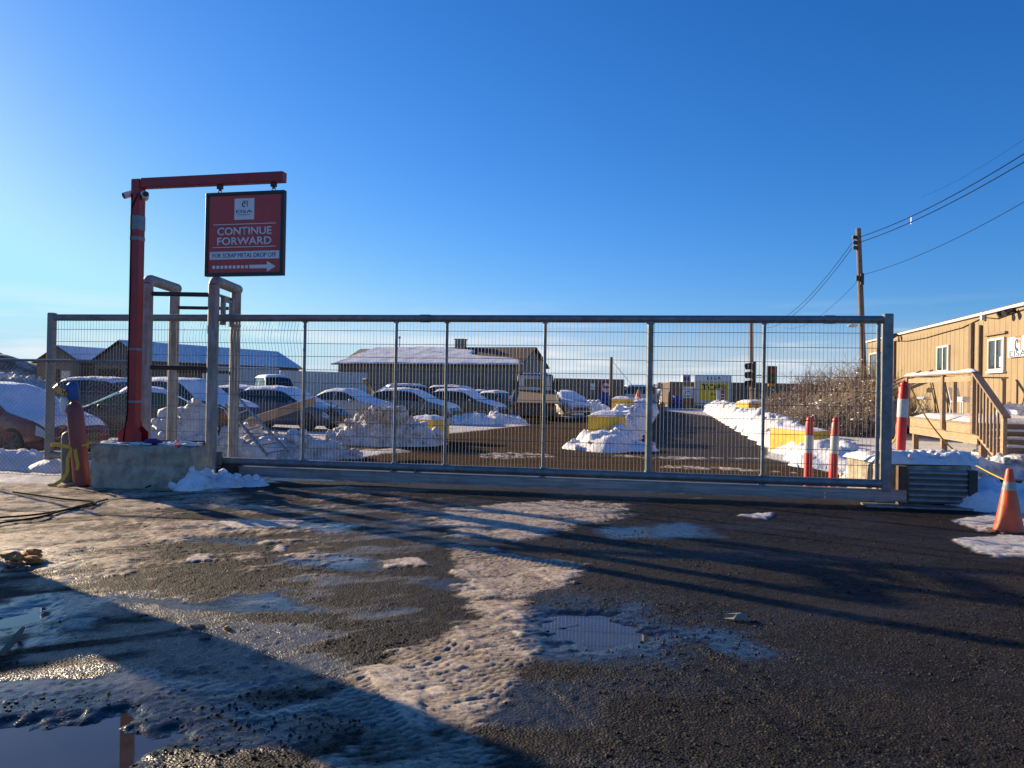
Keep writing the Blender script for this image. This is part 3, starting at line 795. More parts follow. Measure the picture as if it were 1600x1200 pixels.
# ================================================================== concrete block, sign post and hanging sign
def lumpy_box(mb, c, s, amp=.02, seed=1, nseg=9, round_=.05):
    """box with broken, uneven faces"""
    bm = bmesh.new(); bmesh.ops.create_cube(bm, size=1)
    bmesh.ops.subdivide_edges(bm, edges=list(bm.edges), cuts=nseg, use_grid_fill=True)
    vs = []
    for v in bm.verts:
        p = np.array(v.co) * np.array(s)
        a = np.abs(np.array(v.co)) > .499
        if a.sum() >= 2: p *= (1 - round_ / np.array(s) * a)
        k = fbm(np.array([p[0] * 3 + p[2] * 2.1 + seed]), np.array([p[1] * 3 - p[2] * 2.7 + seed * 3.3]), 4, seed)[0] - .5
        k2 = fbm(np.array([p[1] * 3 + p[2] * 2.3]), np.array([p[0] * 3 + p[2] * 1.7]), 4, seed + 5)[0] - .5
        dirn = np.array(v.co) / (np.abs(np.array(v.co)).max() + 1e-6)
        p = p + dirn * amp * 2 * k + dirn[::-1] * amp * .6 * k2
        vs.append(p + np.array(c))
    fs = [tuple(v.index for v in f.verts) for f in bm.faces]
    bm.free(); mb.add(vs, fs)
mb = MB(); lumpy_box(mb, (0, .36, .325), (1.50, .72, .66), .045, 4, 17, .05)
for i_, p_ in enumerate(mb.v):   # cast lower ledge, cut back a little on the right
    x_, y_, z_ = p_; k_ = max(0, 1 - abs(z_ - .34 - .02 * x_) / .05); inn = .022 * k_ - (.02 if z_ < .33 else 0)
    mb.v[i_] = (x_ - (.22 * max(0, .40 - z_) if x_ > .55 else 0), y_ + (inn if y_ < .15 else 0), z_)
blk = mb.build('concrete_block', M_conc, smooth=True); blk.location = (-5.55, 11.42, 0); blk.rotation_euler = (0, 0, R(-4))
tag(blk, 'big chipped concrete block carrying the red sign post', 'concrete block')
mb = MB()
for k in range(60):
    a = rng.random(2); mb.add(ICO_V * np.array([.10, .08, .018]) * (.5 + rng.random()) + np.array([-.7 + 1.4 * a[0], .08 + .6 * a[1], .668]), ICO_F)
o = mb.build('snow_cover', M_snow, blk, smooth='all')

post = thing('sign_post', 'red square steel sign post with an overhanging arm on a concrete block', 'sign post', (-5.80, 11.80, .66), R(-12.6))
mb = MB(); mb.box((0, 0, 2.03), (.15, .15, 4.04)); mb.build('mast', M_red, post, bevel=.012, seg=2)
mb = MB(); mb.bar((.076, 0, 3.985), (2.47, 0, 3.985), .13, .15); mb.build('arm', M_red, post, bevel=.01)
mb = MB()
mb.prism([(-.20, .008), (.20, .008), (.20, .17), (.075, .27), (.075, .34), (-.075, .34), (-.075, .27), (-.20, .17)], lambda a, b, d: (a, d, b), -.088, -.076)
mb.prism([(-.20, .008), (.20, .008), (.20, .17), (.075, .27), (.075, .34), (-.075, .34), (-.075, .27), (-.20, .17)], lambda a, b, d: (a, d, b), .076, .088)
mb.box((0, 0, .004), (.46, .40, .012))
mb.build('base_gusset', M_red, post)
for z0, z1 in ((3.27, 3.49), (3.11, 3.17), (1.42, 1.46), (.62, .655)):
    mb = MB(); mb.box((0, 0, (z0 + z1) / 2), (.156, .156, z1 - z0)); mb.build('tape', M_tape, post, bevel=.004)
mb = MB(); mb.tube([(-.05, -.079, 3.82), (-.055, -.080, 3.2), (-.045, -.080, 2.4), (-.055, -.080, 1.4), (-.05, -.080, .5), (-.10, -.095, .02)], .009, 6); mb.tube([(.06, -.079, 3.82), (.0, -.082, 3.70), (-.05, -.080, 3.6)], .007, 6); mb.build('cable', M_cable, post, smooth='all')
for sx in (-1, 1):
    cmr = thing('security_camera', 'white bullet security camera on the ' + ('left' if sx < 0 else 'right') + ' side of the red sign post', 'security camera',
                post.matrix_basis @ Vector((.0, 0, 3.83)), R(-12.6), 'cameras on the red sign post')
    mb = MB(); mb.cyl((sx * .075, 0, 0), (sx * .10, 0, 0), .045, n=12); mb.cyl((sx * .10, 0, 0), (sx * .14, -.01, .01), .018, n=8)
    mb.build('mount', M_white, cmr, smooth=True)
    mb = MB()
    a, b_ = ((-.10, .03, .03), (-.175, -.10, -.045)) if sx < 0 else ((.10, .03, -.055), (.20, -.09, -.03))
    mb.cyl(a, b_, .05, n=16); mb.build('housing', M_white, cmr, smooth=True)
    mb = MB(); a, b_ = Vector(a), Vector(b_); d = (b_ - a).normalized(); mb.cyl(b_ - d * .012, b_ + d * .006, .043, n=14); mb.build('lens', M_black, cmr, smooth=True)
mb = MB(); mb.cyl((0, 0, 0), (.01, -.02, -.05), .02, n=8); 

SGN = post.matrix_basis @ Vector((1.84, 0, 0))
sign = thing('hanging_sign', 'red CONTINUE FORWARD sign with a dark green frame hanging from the arm', 'sign', (SGN.x, SGN.y, 3.20), R(-12.6)); sign.scale = (1.08, 1, 1)
SWD, SHT = 1.20, 1.25     # local: x -0.6..0.6, z 0..1.25
mb = MB(); mb.span(-.555, .555, -.022, .022, .045, SHT - .045); mb.build('panel', M_signred, sign)
mb = MB(); t = .05
mb.span(-.6, .6, -.04, .04, 0, t); mb.span(-.6, .6, -.04, .04, SHT - t, SHT); mb.span(-.6, -.6 + t, -.04, .04, t, SHT - t); mb.span(.6 - t, .6, -.04, .04, t, SHT - t)
mb.build('frame', M_signframe, sign, bevel=.006)
for x in (-.40, .42):
    mb = MB(); mb.box((x, 0, 1.355), (.07, .06, .09)); mb.lathe([(.04, 1.32), (.015, 1.30), (.012, 1.28)], 8, (x, 0, 0))
    mb.tube([(x + .026 * math.cos(a), 0, 1.272 + .026 * math.sin(a)) for a in np.linspace(0, 2 * math.pi, 13)[:-1]], .007, 6, closed=True)
    mb.cyl((x, 0, 1.235), (x, 0, 1.26), .012, n=8)
    mb.build('hanger', M_signframe, sign)
mb = MB(); yF = -.026
mb.span(-.155, .145, yF, -.022, .835, 1.150); mb.span(-.525, .535, yF, -.022, .250, .365); mb.build('white_patch', M_signwhite, sign)
mb = MB(); mb.span(-.48, .48, yF, -.022, .765, .775); mb.span(-.48, .48, yF, -.022, .425, .435); mb.build('rule', M_signwhite, sign)
text_part('CONTINUE', M_signwhite, sign, 0, .668, .118, .83, -.0225, .02)
text_part('FORWARD', M_signwhite, sign, 0, .520, .118, .83, -.0225, .02)
text_part('FOR SCRAP METAL DROP OFF', M_navy, sign, .005, .307, .066, .97, yF, .0)
mb = MB()
for k in range(9): mb.span(-.48 + k * .063, -.48 + k * .063 + .043, yF, -.022, .112, .156)
mb.prism([(.087, .108), (.355, .108), (.355, .055), (.485, .134), (.355, .213), (.355, .160), (.087, .160)], lambda a, b, d: (a, d, b), yF, -.022)
mb.build('arrow', M_signwhite, sign)
def emblem(parent, cx, cz, s, y):
    """square orange corner bracket with a navy swirl beside a pale head-like gap"""
    mb = MB(); w = .13 * s
    pr = lambda poly: mb.prism([(cx + a * s, cz + b * s) for a, b in poly], lambda a, b, d: (a, d, b), y - .002, y)
    pr([(-.36, .5), (.5, .5), (.5, -.42), (.36, -.42), (.36, .36), (-.36, .36)])
    pr([(.05, .30), (.30, .20), (.30, -.05), (.18, .12)])
    mb.build('emblem_bracket', M_orange_print, parent)
    mb = MB()
    arc = []
    for a in np.linspace(R(70), R(300), 16): arc.append((-.08 + .36 * math.cos(a), -.06 + .38 * math.sin(a)))
    for a in np.linspace(R(290), R(85), 16): arc.append((.0 + .26 * math.cos(a), -.02 + .27 * math.sin(a)))
    pr(arc); pr([(-.05, .28), (.12, .16), (.05, -.02), (-.06, .05), (-.12, .16)])
    mb.build('emblem_swirl', M_navy, parent)
emblem(sign, 0, 1.065, .10, yF)
text_part('EISA', M_navy, sign, -.003, .957, .044, .25, yF, .0)
text_part('Trading Inc.', M_navy, sign, -.003, .908, .026, .21, yF, .0, thick=.002)
# ================================================================== gas cylinders, straps, hoses, small litter
def gas_cyl(name, lab, loc, lean, prof, m):
    t = thing(name, lab, 'gas cylinder', loc)
    t.rotation_euler = lean
    mb = MB(); mb.lathe(prof, 22); mb.build('tank', m, t, smooth=True); return t
tall = gas_cyl('gas_cylinder', 'tall faded red gas cylinder with a blue valve leaning on the concrete block', (-6.56, 11.78, .0), (R(2), R(-5.5), 0),
               [(.0, 0), (.115, 0), (.118, .02), (.118, 1.10), (.112, 1.17), (.09, 1.235), (.06, 1.265), (.045, 1.28), (.045, 1.31)], M_gred)
mb = MB(); mb.lathe([(.03, 1.30), (.07, 1.32), (.085, 1.36), (.085, 1.50), (.075, 1.56), (.045, 1.585)], 16); mb.box((-.05, -.03, 1.52), (.10, .08, .06)); mb.build('valve_guard', M_blue, tall, smooth=True)
mb = MB(); mb.cyl((-.06, -.05, 1.46), (-.16, -.06, 1.46), .026, n=8); mb.cyl((-.12, -.06, 1.46), (-.12, -.06, 1.38), .03, n=8); mb.cyl((-.14, -.12, 1.47), (-.14, -.09, 1.47), .045, n=14)
mb.cyl((-.17, -.08, 1.50), (-.20, -.11, 1.55), .04, n=12)
mb.build('regulator', M_brass, tall, smooth=True)
mb = MB(); lumpy = ICO2_V * np.array([.055, .05, .15]); lumpy = lumpy + .014 * (rng.random(lumpy.shape) - .5) + np.array([-.145, -.03, 1.26]); mb.add(lumpy, ICO2_F); mb.build('hose_wrap', M_white, tall, smooth='all')
short = gas_cyl('gas_cylinder', 'short dark grey gas cylinder standing left of the tall red cylinder', (-6.86, 11.96, 0), (0, R(-1.2), 0),
                [(0, 0), (.108, 0), (.112, .02), (.112, .70), (.10, .77), (.07, .80), (.03, .815), (.03, .84)], M_ggrey)
mb = MB(); mb.cyl((0, 0, .82), (0, 0, .93), .02, n=8); mb.cyl((-.06, 0, .895), (.05, 0, .895), .013, n=8); mb.lathe([(.03, .93), (.035, .945), (.02, .955)], 10); mb.cyl((-.04, -.05, .90), (-.12, -.06, .89), .022, n=8); mb.build('valve', M_brass, short, smooth=True)
mb = MB()
ring = []
for a in np.linspace(R(-200), R(20), 16): ring.append((-6.79 + .28 * math.cos(a) - .02, 11.86 + .145 * math.sin(a) + .0 , .60 + .02 * math.sin(a * 2)))
for i in range(len(ring) - 1): mb.bar(ring[i], ring[i + 1], .008, .05)
mb.tube([(-6.53, 11.70, .62), (-6.42, 11.62, .64), (-6.36, 11.66, .68)], .02, 6)
for p in ([(-6.66, 11.66, .60), (-6.70, 11.62, .42), (-6.69, 11.61, .22), (-6.76, 11.60, .10), (-6.86, 11.57, .03), (-6.95, 11.55, .02)], [(-6.62, 11.66, .60), (-6.57, 11.62, .45), (-6.53, 11.60, .32), (-6.55, 11.60, .26)]):
    for i in range(len(p) - 1): mb.bar(p[i], p[i + 1], .05, .012, (0, 1, 0))
tag(mb.build('strap', M_strap, origin=(-6.75, 11.65, 0)), 'yellow webbing strap tied round both gas cylinders with loose ends', 'strap')
def hose(pts, r, lab, m=M_cable, name='hose', cat='hose'):
    P3 = []
    for i in range(len(pts) - 1):
        for t in np.linspace(0, 1, 8, endpoint=False):
            p0 = Vector(pts[max(i - 1, 0)]); p1 = Vector(pts[i]); p2 = Vector(pts[i + 1]); p3 = Vector(pts[min(i + 2, len(pts) - 1)])
            P3.append(.5 * ((2 * p1) + (p2 - p0) * t + (2 * p0 - 5 * p1 + 4 * p2 - p3) * t * t + (3 * p1 - p0 - 3 * p2 + p3) * t ** 3))
    P3.append(Vector(pts[-1]))
    mb = MB(); mb.tube(P3, r, 6); return tag(mb.build(name, m, smooth='all', origin=tuple(P3[0])), lab, cat)
def gp(px, py, dz=.03):
    g = G(px, py); return (g.x, g.y, dz)
hose([gp(20, 772), gp(90, 782), gp(150, 790), gp(70, 806), gp(10, 812), gp(-30, 815)], .012, 'black hose looped over the dirty snow left of the cylinders')
hose([gp(-20, 824), gp(60, 812), gp(110, 798), gp(168, 784)], .011, 'second thin black hose crossing the dirty snow in front of the first')
hose([gp(228, 768, .06), gp(262, 760, .10), gp(300, 756, .10), (-4.5, 12.15, .05), gp(352, 752)], .011, 'dark cable trailing from the block over the snow to the portal', name='cable', cat='cable')
mb = MB()
for k in range(16):
    v = ICO_V * np.array([.10, .07, .035]) * (.4 + .6 * rng.random()) + .02 * (rng.random(ICO_V.shape) - .5)
    g = G(12 + 45 * rng.random(), 874 + 10 * rng.random()); mb.add(v + np.array([g.x, g.y, .03 + .05 * rng.random()]), ICO_F)
tag(mb.build('leaf_clump', M_leaf, origin=tuple(G(32, 880))), 'clump of rusty orange dead leaves on the ice at the far left', 'leaf clump')
mb = MB(); g = G(1150, 969); mb.add([(g.x - .09, g.y, .012), (g.x - .03, g.y - .05, .02), (g.x + .09, g.y - .01, .018), (g.x + .06, g.y + .05, .03), (g.x - .04, g.y + .05, .026), (g.x - .07, g.y, .045), (g.x, g.y - .02, .05), (g.x + .05, g.y + .02, .048)],
      [(0, 1, 2, 3, 4), (5, 7, 6), (0, 5, 6, 1), (1, 6, 7, 2), (2, 7, 3), (3, 7, 5, 4), (4, 5, 0)])
tag(mb.build('stone', mat('flat_stone', (.28, .25, .20), rough=.8), origin=(g.x, g.y, 0)), 'flat tan stone lying on the black gravel past the oval puddle', 'stone')
for px, py, s, lab in ((308, 982, .06, 'dark bark scrap in the wet gravel near the shadow edge'), (322, 998, .05, 'darker bark scrap just in front of the other scrap'), (357, 985, .03, 'small pale tan leaf on the wet gravel')):
    g = G(px, py); v = ICO_V * np.array([s, s * .5, .018]) + .015 * (rng.random(ICO_V.shape) - .5); mb = MB(); mb.add(v + np.array([g.x, g.y, .012]), ICO_F)
    tag(mb.build('bark_scrap' if 'bark' in lab else 'dead_leaf', M_leaf if 'leaf' in lab else M_pole, origin=(g.x, g.y, 0)), lab, 'litter')
g0, g1 = G(4, 1028), G(36, 990); mb = MB(); mb.tube([(g0.x, g0.y, .03), ((g0.x + g1.x) / 2 + .02, (g0.y + g1.y) / 2, .05), (g1.x, g1.y, .035)], [.018, .022, .012], 7)
tag(mb.build('stick', M_pole, origin=(g0.x, g0.y, 0)), 'dark stick lying on the ice at the left edge', 'stick')
# cloths on the block
def blob_thing(name, m, c, s, lab, cat, n=3, amp=.3):
    mb = MB()
    for k in range(n):
        v = ICO2_V * (1 + amp * (rng.random((len(ICO2_V), 1)) - .5)) * np.array(s) * (.6 + .5 * rng.random()) + np.array(c) + np.array(s) * 1.1 * (rng.random(3) - .5) * (1, 1, .4)
        mb.add(v, ICO2_F)
    return tag(mb.build(name, m, smooth='all', origin=c), lab, cat)
blob_thing('rag', M_purple, (-5.38, 11.62, .70), (.13, .09, .05), 'purple rag bunched on the concrete block right of the post base', 'rag')
mb = MB(); pp = [(-5.10, 11.70, .70), (-5.00, 11.50, .69), (-4.93, 11.42, .66), (-4.92, 11.39, .55), (-4.91, 11.385, .47)]
for i in range(len(pp) - 1): mb.bar(pp[i], pp[i + 1], .055, .012, (0, 1, .2))
mb.bar((-4.98, 11.44, .67), (-4.96, 11.385, .55), .05, .012, (0, 1, .2)); tag(mb.build('ribbon', M_pink, origin=(-5, 11.5, .66)), 'bright red ribbon hanging over the block edge', 'ribbon')

# ================================================================== right gate stop: stacked guard rail, block, bollards, cone
GS = thing('guard_rail_stack', 'stacked corrugated steel guard rail crib at the right gate end', 'guard rail', (5.62, 11.05, 0), R(-7))
for k in range(3):
    mb = MB(); z0 = .06 + k * .16
    prof = [(0, 0), (-.035, .03), (-.035, .055), (.0, .08), (-.035, .105), (-.035, .13), (0, .158), (.012, .158), (-.02, .13), (-.02, .105), (.014, .08), (-.02, .055), (-.02, .03), (.012, 0)]
    mb.prism(prof, lambda a, b, d: (d, a, b + z0), .10, .90); mb.build('rail', M_galv, GS)
mb = MB(); mb.box((.95, .02, .28), (.12, .16, .54)); mb.build('end_post', M_black, GS, bevel=.006)
mb = MB(); mb.box((.03, .06, .30), (.12, .14, .56)); mb.build('timber_post', mat('rusty_timber', (.16, .085, .055), (.09, .055, .04), rough=.85, scale=8), GS, bevel=.006)
mb = MB(); mb.box((.35, -.05, .015), (1.75, .28, .03)); mb.build('base_plate', M_galv, GS)
mb = MB(); lumpy_box(mb, (6.15, 11.95, .29), (1.35, 1.2, .60), .03, 8, 9, .04); o = mb.build('concrete_block', M_conc, smooth=True, origin=(6.15, 11.95, 0)); tag(o, 'concrete block with a snowy top behind the guard rail crib', 'concrete block')
mb = MB(); rows = []
for i in range(26):
    row = []
    for k in range(26):
        u, v = i / 25, k / 25; e = min(u, 1 - u, v, 1 - v)
        X, Y = 5.42 + 1.55 * v, 11.32 + 1.28 * u
        row.append((X, Y, .585 + (.0 if e < .01 else .10 * min(1, e * 9) + .26 * (fbm(np.array([X * 3.2]), np.array([Y * 3.2]), 4, 31, .62)[0] - .42))))
    rows.append(row)
mb.grid(rows)
for k in range(34):
    s_ = .03 + .05 * rng.random(); v = np.clip(ICO2_V * s_ * (.7 + .6 * rng.random(3)), -s_ * .7, s_ * .7) + np.array([5.47 + 1.45 * rng.random(), 11.36 + .5 * rng.random() ** 1.5, .69 + .05 * rng.random()]); mb.add(v, ICO2_F)
mb.build('snow_cover', M_snow, None, smooth='all'); sc_ = bpy.data.objects['snow_cover.001']; sc_.parent = o; sc_.location = (-6.15, -11.95, 0)

def bollard(lab, loc, lean, h=1.20, r=.062):
    t = thing('bollard', lab, 'bollard', loc, 0, 'red plastic bollards by the gate'); t.rotation_euler = lean
    mb = MB(); mb.lathe([(r * 1.05, 0), (r, .02), (r, h - .16), (r * .93, h - .14), (r * .93, h - .06), (r * .7, h - .03)], 18); mb.build('tube', M_bollard, t, smooth=True)
    mb = MB(); mb.lathe([(r + .003, h * .56), (r + .003, h * .80)], 18); mb.build('reflective_band', M_reflect, t, smooth=True)
    mb = MB(); mb.lathe([(r * .72, h - .03), (r * .8, h - .01), (r * .55, h + .03), (r * .3, h + .04)], 14); mb.box((r * .5, 0, h + .0), (.05, .03, .05)); mb.build('cap', M_bollard, t, smooth=True)
    return t
bollard('red plastic bollard with white band behind the gate, the left of the close pair', (4.66, 12.05, 0), (0, R(.8), 0), 1.20)
bollard('red plastic bollard with white band behind the gate, leaning right in the close pair', (5.03, 12.02, 0), (0, R(2.2), 0), 1.20)
bollard('tallest red bollard, standing in the snow on the concrete block past the gate end', (6.05, 11.95, .60), (0, R(2.4), 0), 1.18, .075)
hose([P(1424, 607, 11.9), P(1446, 650, 12.6), P(1475, 688, 13.2), P(1503, 713, 13.6), P(1545, 738, 13.0), P(1610, 768, 12.0)], .013, 'yellow rope slung from the tallest bollard down to the snow on the right', M_strap, 'rope', 'rope')
hose([P(1410, 630, 11.95), P(1402, 662, 12.1), P(1392, 695, 12.4), (5.5, 12.7, .12), (5.1, 12.4, .06), (4.85, 12.05, .25), (4.72, 12.0, .06)], .016, 'twisted yellow rope hanging from the tallest bollard toward the close pair', M_strap, 'rope', 'rope')
cg = G(1576, 834)
cone = thing('traffic_cone', 'orange traffic cone with a grey band on the snow at the right edge', 'traffic cone', (cg.x, cg.y, .012))
mb = MB(); mb.lathe([(.165, .03), (.160, .035), (.140, .12), (.036, .735), (.030, .75), (.012, .752)], 26); mb.build('body', M_orange, cone, smooth=True)
mb = MB(); mb.lathe([(.1385 - .104 * (.50 - .12) / .615 + .003, .50), (.1385 - .104 * (.60 - .12) / .615 + .003, .60)], 26); mb.build('reflective_band', mat('worn_grey_band', (.42, .43, .42), (.28, .29, .29), rough=.5, scale=12), cone, smooth=True)
mb = MB(); mb.box((0, 0, .016), (.34, .34, .032)); mb.build('base', mat('cone_base', (.10, .05, .035), (.05, .035, .03), rough=.8), cone, bevel=.01)

# ================================================================== snow heaps
def heap(name, lab, ells, m, res=.09, seed=1, rough=.16, chunks=30, csize=.12, cat='snow pile', group=None):
    x0 = min(e[0] - max(e[2], e[3]) for e in ells) - .3; x1 = max(e[0] + max(e[2], e[3]) for e in ells) + .3
    y0 = min(e[1] - max(e[2], e[3]) for e in ells) - .3; y1 = max(e[1] + max(e[2], e[3]) for e in ells) + .3
    nx_, ny_ = int((x1 - x0) / res) + 1, int((y1 - y0) / res) + 1
    X, Y = np.meshgrid(np.linspace(x0, x1, nx_), np.linspace(y0, y1, ny_))
    H = np.zeros_like(X)
    for ex, ey, rx, ry, h in ells:
        d = ((X - ex) / rx) ** 2 + ((Y - ey) / ry) ** 2
        H = np.maximum(H, h * np.clip(1 - d, 0, 1) ** .62)
    bil = 1 - 2 * np.abs(fbm(X * 1.7, Y * 1.7, 4, seed, .6) - .5) * 2
    Z = H * (.72 + .5 * fbm(X * 1.1, Y * 1.1, 3, seed + 3)) + np.minimum(H, .35) / .35 * rough * ((bil - .5) + 1.3 * (fbm(X * 4.5, Y * 4.5, 3, seed + 9) - .5))
    keep = H > .004
    Z = np.where(keep, np.maximum(Z, .02), -.06)
    vid = np.arange(nx_ * ny_).reshape(ny_, nx_); k4 = keep[:-1, :-1] | keep[1:, :-1] | keep[:-1, 1:] | keep[1:, 1:]
    ii, jj = np.where(k4)
    fs = [(vid[a, b], vid[a, b + 1], vid[a + 1, b + 1], vid[a + 1, b]) for a, b in zip(ii, jj)]
    used = np.unique(np.array(fs)); remap = -np.ones(nx_ * ny_, int); remap[used] = np.arange(len(used))
    pts = np.column_stack([X.ravel(), Y.ravel(), Z.ravel()])[used]
    mb = MB(); mb.add(pts, [tuple(int(remap[i]) for i in f) for f in fs])
    rg = np.random.default_rng(seed)
    cand = np.argwhere(H > .05)
    for k in range(chunks):
        a, b = cand[rg.integers(len(cand))]; s = csize * (.35 + rg.random() ** 2 * 1.1)
        v = ICO2_V * (1 + .30 * (rg.random((len(ICO2_V), 1)) - .5)) * s; v = v * (.65 + .7 * rg.random(3)); q = Matrix.Rotation(rg.random() * 6, 3, Vector(rg.normal(size=3)).normalized()); v = np.clip(v, -s * .62, s * .62) @ np.array(q) + np.array([X[a, b], Y[a, b], Z[a, b] + s * .06]); mb.add(v, ICO2_F)
    cx, cy = float(np.mean([e[0] for e in ells])), float(np.mean([e[1] for e in ells]))
    return tag(mb.build(name, m, smooth='all', origin=(cx, cy, 0), fixn=False), lab, cat, group)
def e_(px, py, Y, wpx, h, ry=None):
    p = P(px, py, Y); rx = wpx / FPX * Y; return (p.x, Y, rx, ry or rx * .7, h)
heap('snow_pile', 'tall chunky snow pile behind the gate portal posts', [e_(300, 690, 15.6, 45, 1.15), e_(262, 690, 15.3, 40, .85), e_(325, 690, 15.2, 40, .7), e_(345, 700, 15.0, 40, .55), e_(240, 690, 15.0, 34, .5)], M_snow_dirty, .05, 3, .22, 90, .13)
heap('snow_pile', 'low dirty snow pile under the leaning ladder', [e_(400, 700, 16.5, 60, .42), e_(460, 690, 17, 50, .50), e_(508, 700, 17, 36, .40), e_(375, 690, 17.5, 50, .62), e_(540, 700, 17, 30, .15)], M_snow_dirty, .06, 5, .2, 90, .13)
heap('snow_pile', 'broad snow pile with dark brush in front of the green hatchback', [e_(600, 670, 21, 55, 1.0), e_(562, 672, 21, 36, .55), e_(640, 678, 21, 46, .6), e_(670, 680, 21.5, 30, .35), e_(535, 680, 21, 26, .3)], M_snow_dirty, .07, 8, .22, 90, .15)
heap('snow_pile', 'white windrow of snow in front of the parked dark hatchback', [e_(715, 660, 34, 26, .3), e_(745, 658, 34, 30, .42), e_(780, 656, 35, 30, .38), e_(800, 654, 36, 24, .3)], M_snow, .10, 11, .15, 50, .16)
heap('snow_pile', 'snow heap beside the white vehicle right of the flatbed truck', [e_(905, 638, 50, 20, 1.0), e_(925, 638, 51, 20, .7), e_(890, 640, 50, 16, .7), e_(945, 638, 52, 14, .3)], M_snow, .12, 13, .25, 60, .25)
heap('snow_pile', 'clean snow drift at the foot of the chain link fence', [e_(30, 735, 13.9, 90, .30, .45), e_(100, 738, 13.6, 70, .22, .4), e_(-80, 735, 14.2, 80, .35, .5)], M_snow, .05, 17, .10, 25, .07)
heap('snow_pile', 'clean snow heaped against the right side of the concrete block', [(-4.78, 11.7, .34, .45, .34), (-4.45, 11.95, .36, .3, .20), (-4.95, 12.0, .35, .3, .35), (-4.15, 12.1, .35, .25, .10)], M_snow, .03, 21, .20, 90, .06)
heap('snow_pile', 'snow bank along the right edge beyond the guard rail crib', [(7.1, 11.1, .75, .6, .36), (7.9, 11.0, .8, .7, .30), (8.7, 11.2, .8, .7, .3), (7.0, 12.0, .6, .5, .45)], M_snow, .045, 24, .14, 50, .08)
heap('snow_pile', 'broken snow lumps in front of the wooden deck', [(9.0, 15.4, .9, .6, .35), (10.0, 15.6, .7, .5, .42), (8.2, 15.0, .9, .6, .35), (7.2, 14.2, 1.1, .7, .4), (10.6, 14.9, .6, .5, .3)], M_snow_dirty, .06, 27, .18, 90, .12)
bL = [(2.55 + .2 * t * 38 + .0 * t, 21.3 + t * 38, .85 + .25 * t, 1.7 + 1.2 * t, .45 + .5 * min(1, t * 3)) for t in np.linspace(0, 1, 16)]
heap('snow_bank', 'snow bank with yellow blocks along the left side of the ramp road', [(2.3, 20.9, .9, .8, .35), (3.3, 20.7, .7, .6, .22)] + bL, M_snow, .10, 33, .20, 150, .11, 'snow bank')
bR = [(7.25 + .215 * t * 46, 17.6 + t * 46, .8 + .3 * t, 1.7 + 1.4 * t, .50 + .35 * min(1, t * 3)) for t in np.linspace(0, 1, 18)]
heap('snow_bank', 'snow bank with yellow blocks along the right side of the ramp road', [(6.9, 17.0, .7, .7, .3), (8.1, 16.6, .9, .6, .25)] + bR, M_snow, .10, 35, .18, 140, .11, 'snow bank')
# ploughed brush sticking out of two piles
mb = MB()
for k in range(260):
    e = [(600, 655, 20.6), (612, 660, 20.4), (575, 660, 20.5)][k % 3]; b = P(e[0] + rng.normal() * 18, e[1] + rng.normal() * 8, e[2] + rng.normal() * .3)
    mb.cyl(b, b + Vector((rng.normal() * .22, rng.normal() * .2, .10 + .25 * rng.random())), .007, .003, n=4, caps=False)
tag(mb.build('brush_heap', M_twig, origin=tuple(P(600, 660, 20.6)), fixn=False), 'dark twiggy brush poking out of the broad snow pile', 'brush')

# ================================================================== yellow concrete blocks
def yblock(px, pyb, Y, w, d, h, z0, lab, rz=R(-11), snowtop=.10, seed=1):
    p = P(px, pyb, Y); mb = MB(); lumpy_box(mb, (0, d / 2, h / 2), (w, d, h), .015, seed, 7, .03)
    o = mb.build('yellow_block', M_yellow, smooth=True); o.location = (p.x, Y, z0); o.rotation_euler = (0, 0, rz)
    tag(o, lab, 'barrier block', 'yellow concrete blocks in the yard')
    if snowtop:
        mb = MB(); rows = []
        for i in range(14):
            row = []
            for k in range(14):
                u, v = i / 13, k / 13; e = min(u, 1 - u, v, 1 - v)
                row.append(((v - .5) * (w + .02), u * (d + .02) - .01, h - .02 + (0 if e < .001 else snowtop * min(1, e * 5) * (.7 + .8 * fbm(np.array([v * 5 + seed]), np.array([u * 5.]), 3, seed)[0]))))
            rows.append(row)
        mb.grid(rows); mb.build('snow_cover', M_snow, o, smooth='all')
    return o
yblock(943, 690, 23.3, 1.0, 1.7, .82, 0, 'lower yellow block at the near end of the left snow bank', R(-14), .12, 3)
yblock(971, 650, 35.5, .95, 1.6, 1.22, 0, 'upper yellow block farther along the left snow bank', R(-11), .10, 5)
yblock(1279, 715, 19.2, .72, 1.8, .70, -.02, 'yellow block in the right snow bank behind the close pair of bollards', R(10), .06, 7)
yblock(1188, 655, 38, 1.25, 1.6, 1.12, 0, 'far yellow block beside the black post of the traffic signal', R(6), .12, 9)
yblock(657, 668, 22.3, .9, .9, .62, .05, 'pale yellow block half buried in the broad snow pile', R(-25), .10, 11)

# ladder and plank behind the portal
lad = thing('ladder', 'aluminium ladder leaning against the snow behind the portal', 'ladder', (0, 0, 0))
a0, a1 = P(372, 622, 15.2), P(450, 706, 14.3); b0, b1 = P(352, 632, 15.2), P(418, 712, 14.3)
for s0, s1 in ((a0, a1), (b0, b1)):
    mb = MB(); mb.bar(s0, s1, .05, .035); mb.build('side_rail', M_alu, lad)
for t in np.linspace(.08, .96, 7):
    mb = MB(); mb.cyl(a0.lerp(a1, t), b0.lerp(b1, t), .016, n=8); mb.build('rung', M_alu, lad)
mb = MB(); mb.bar(P(388, 660, 17.0), P(492, 626, 19.0), .04, .20); tag(mb.build('plank', M_wood, origin=tuple(P(440, 645, 18)), bevel=.004), 'long weathered plank sloping up across the blue hatchback', 'plank')
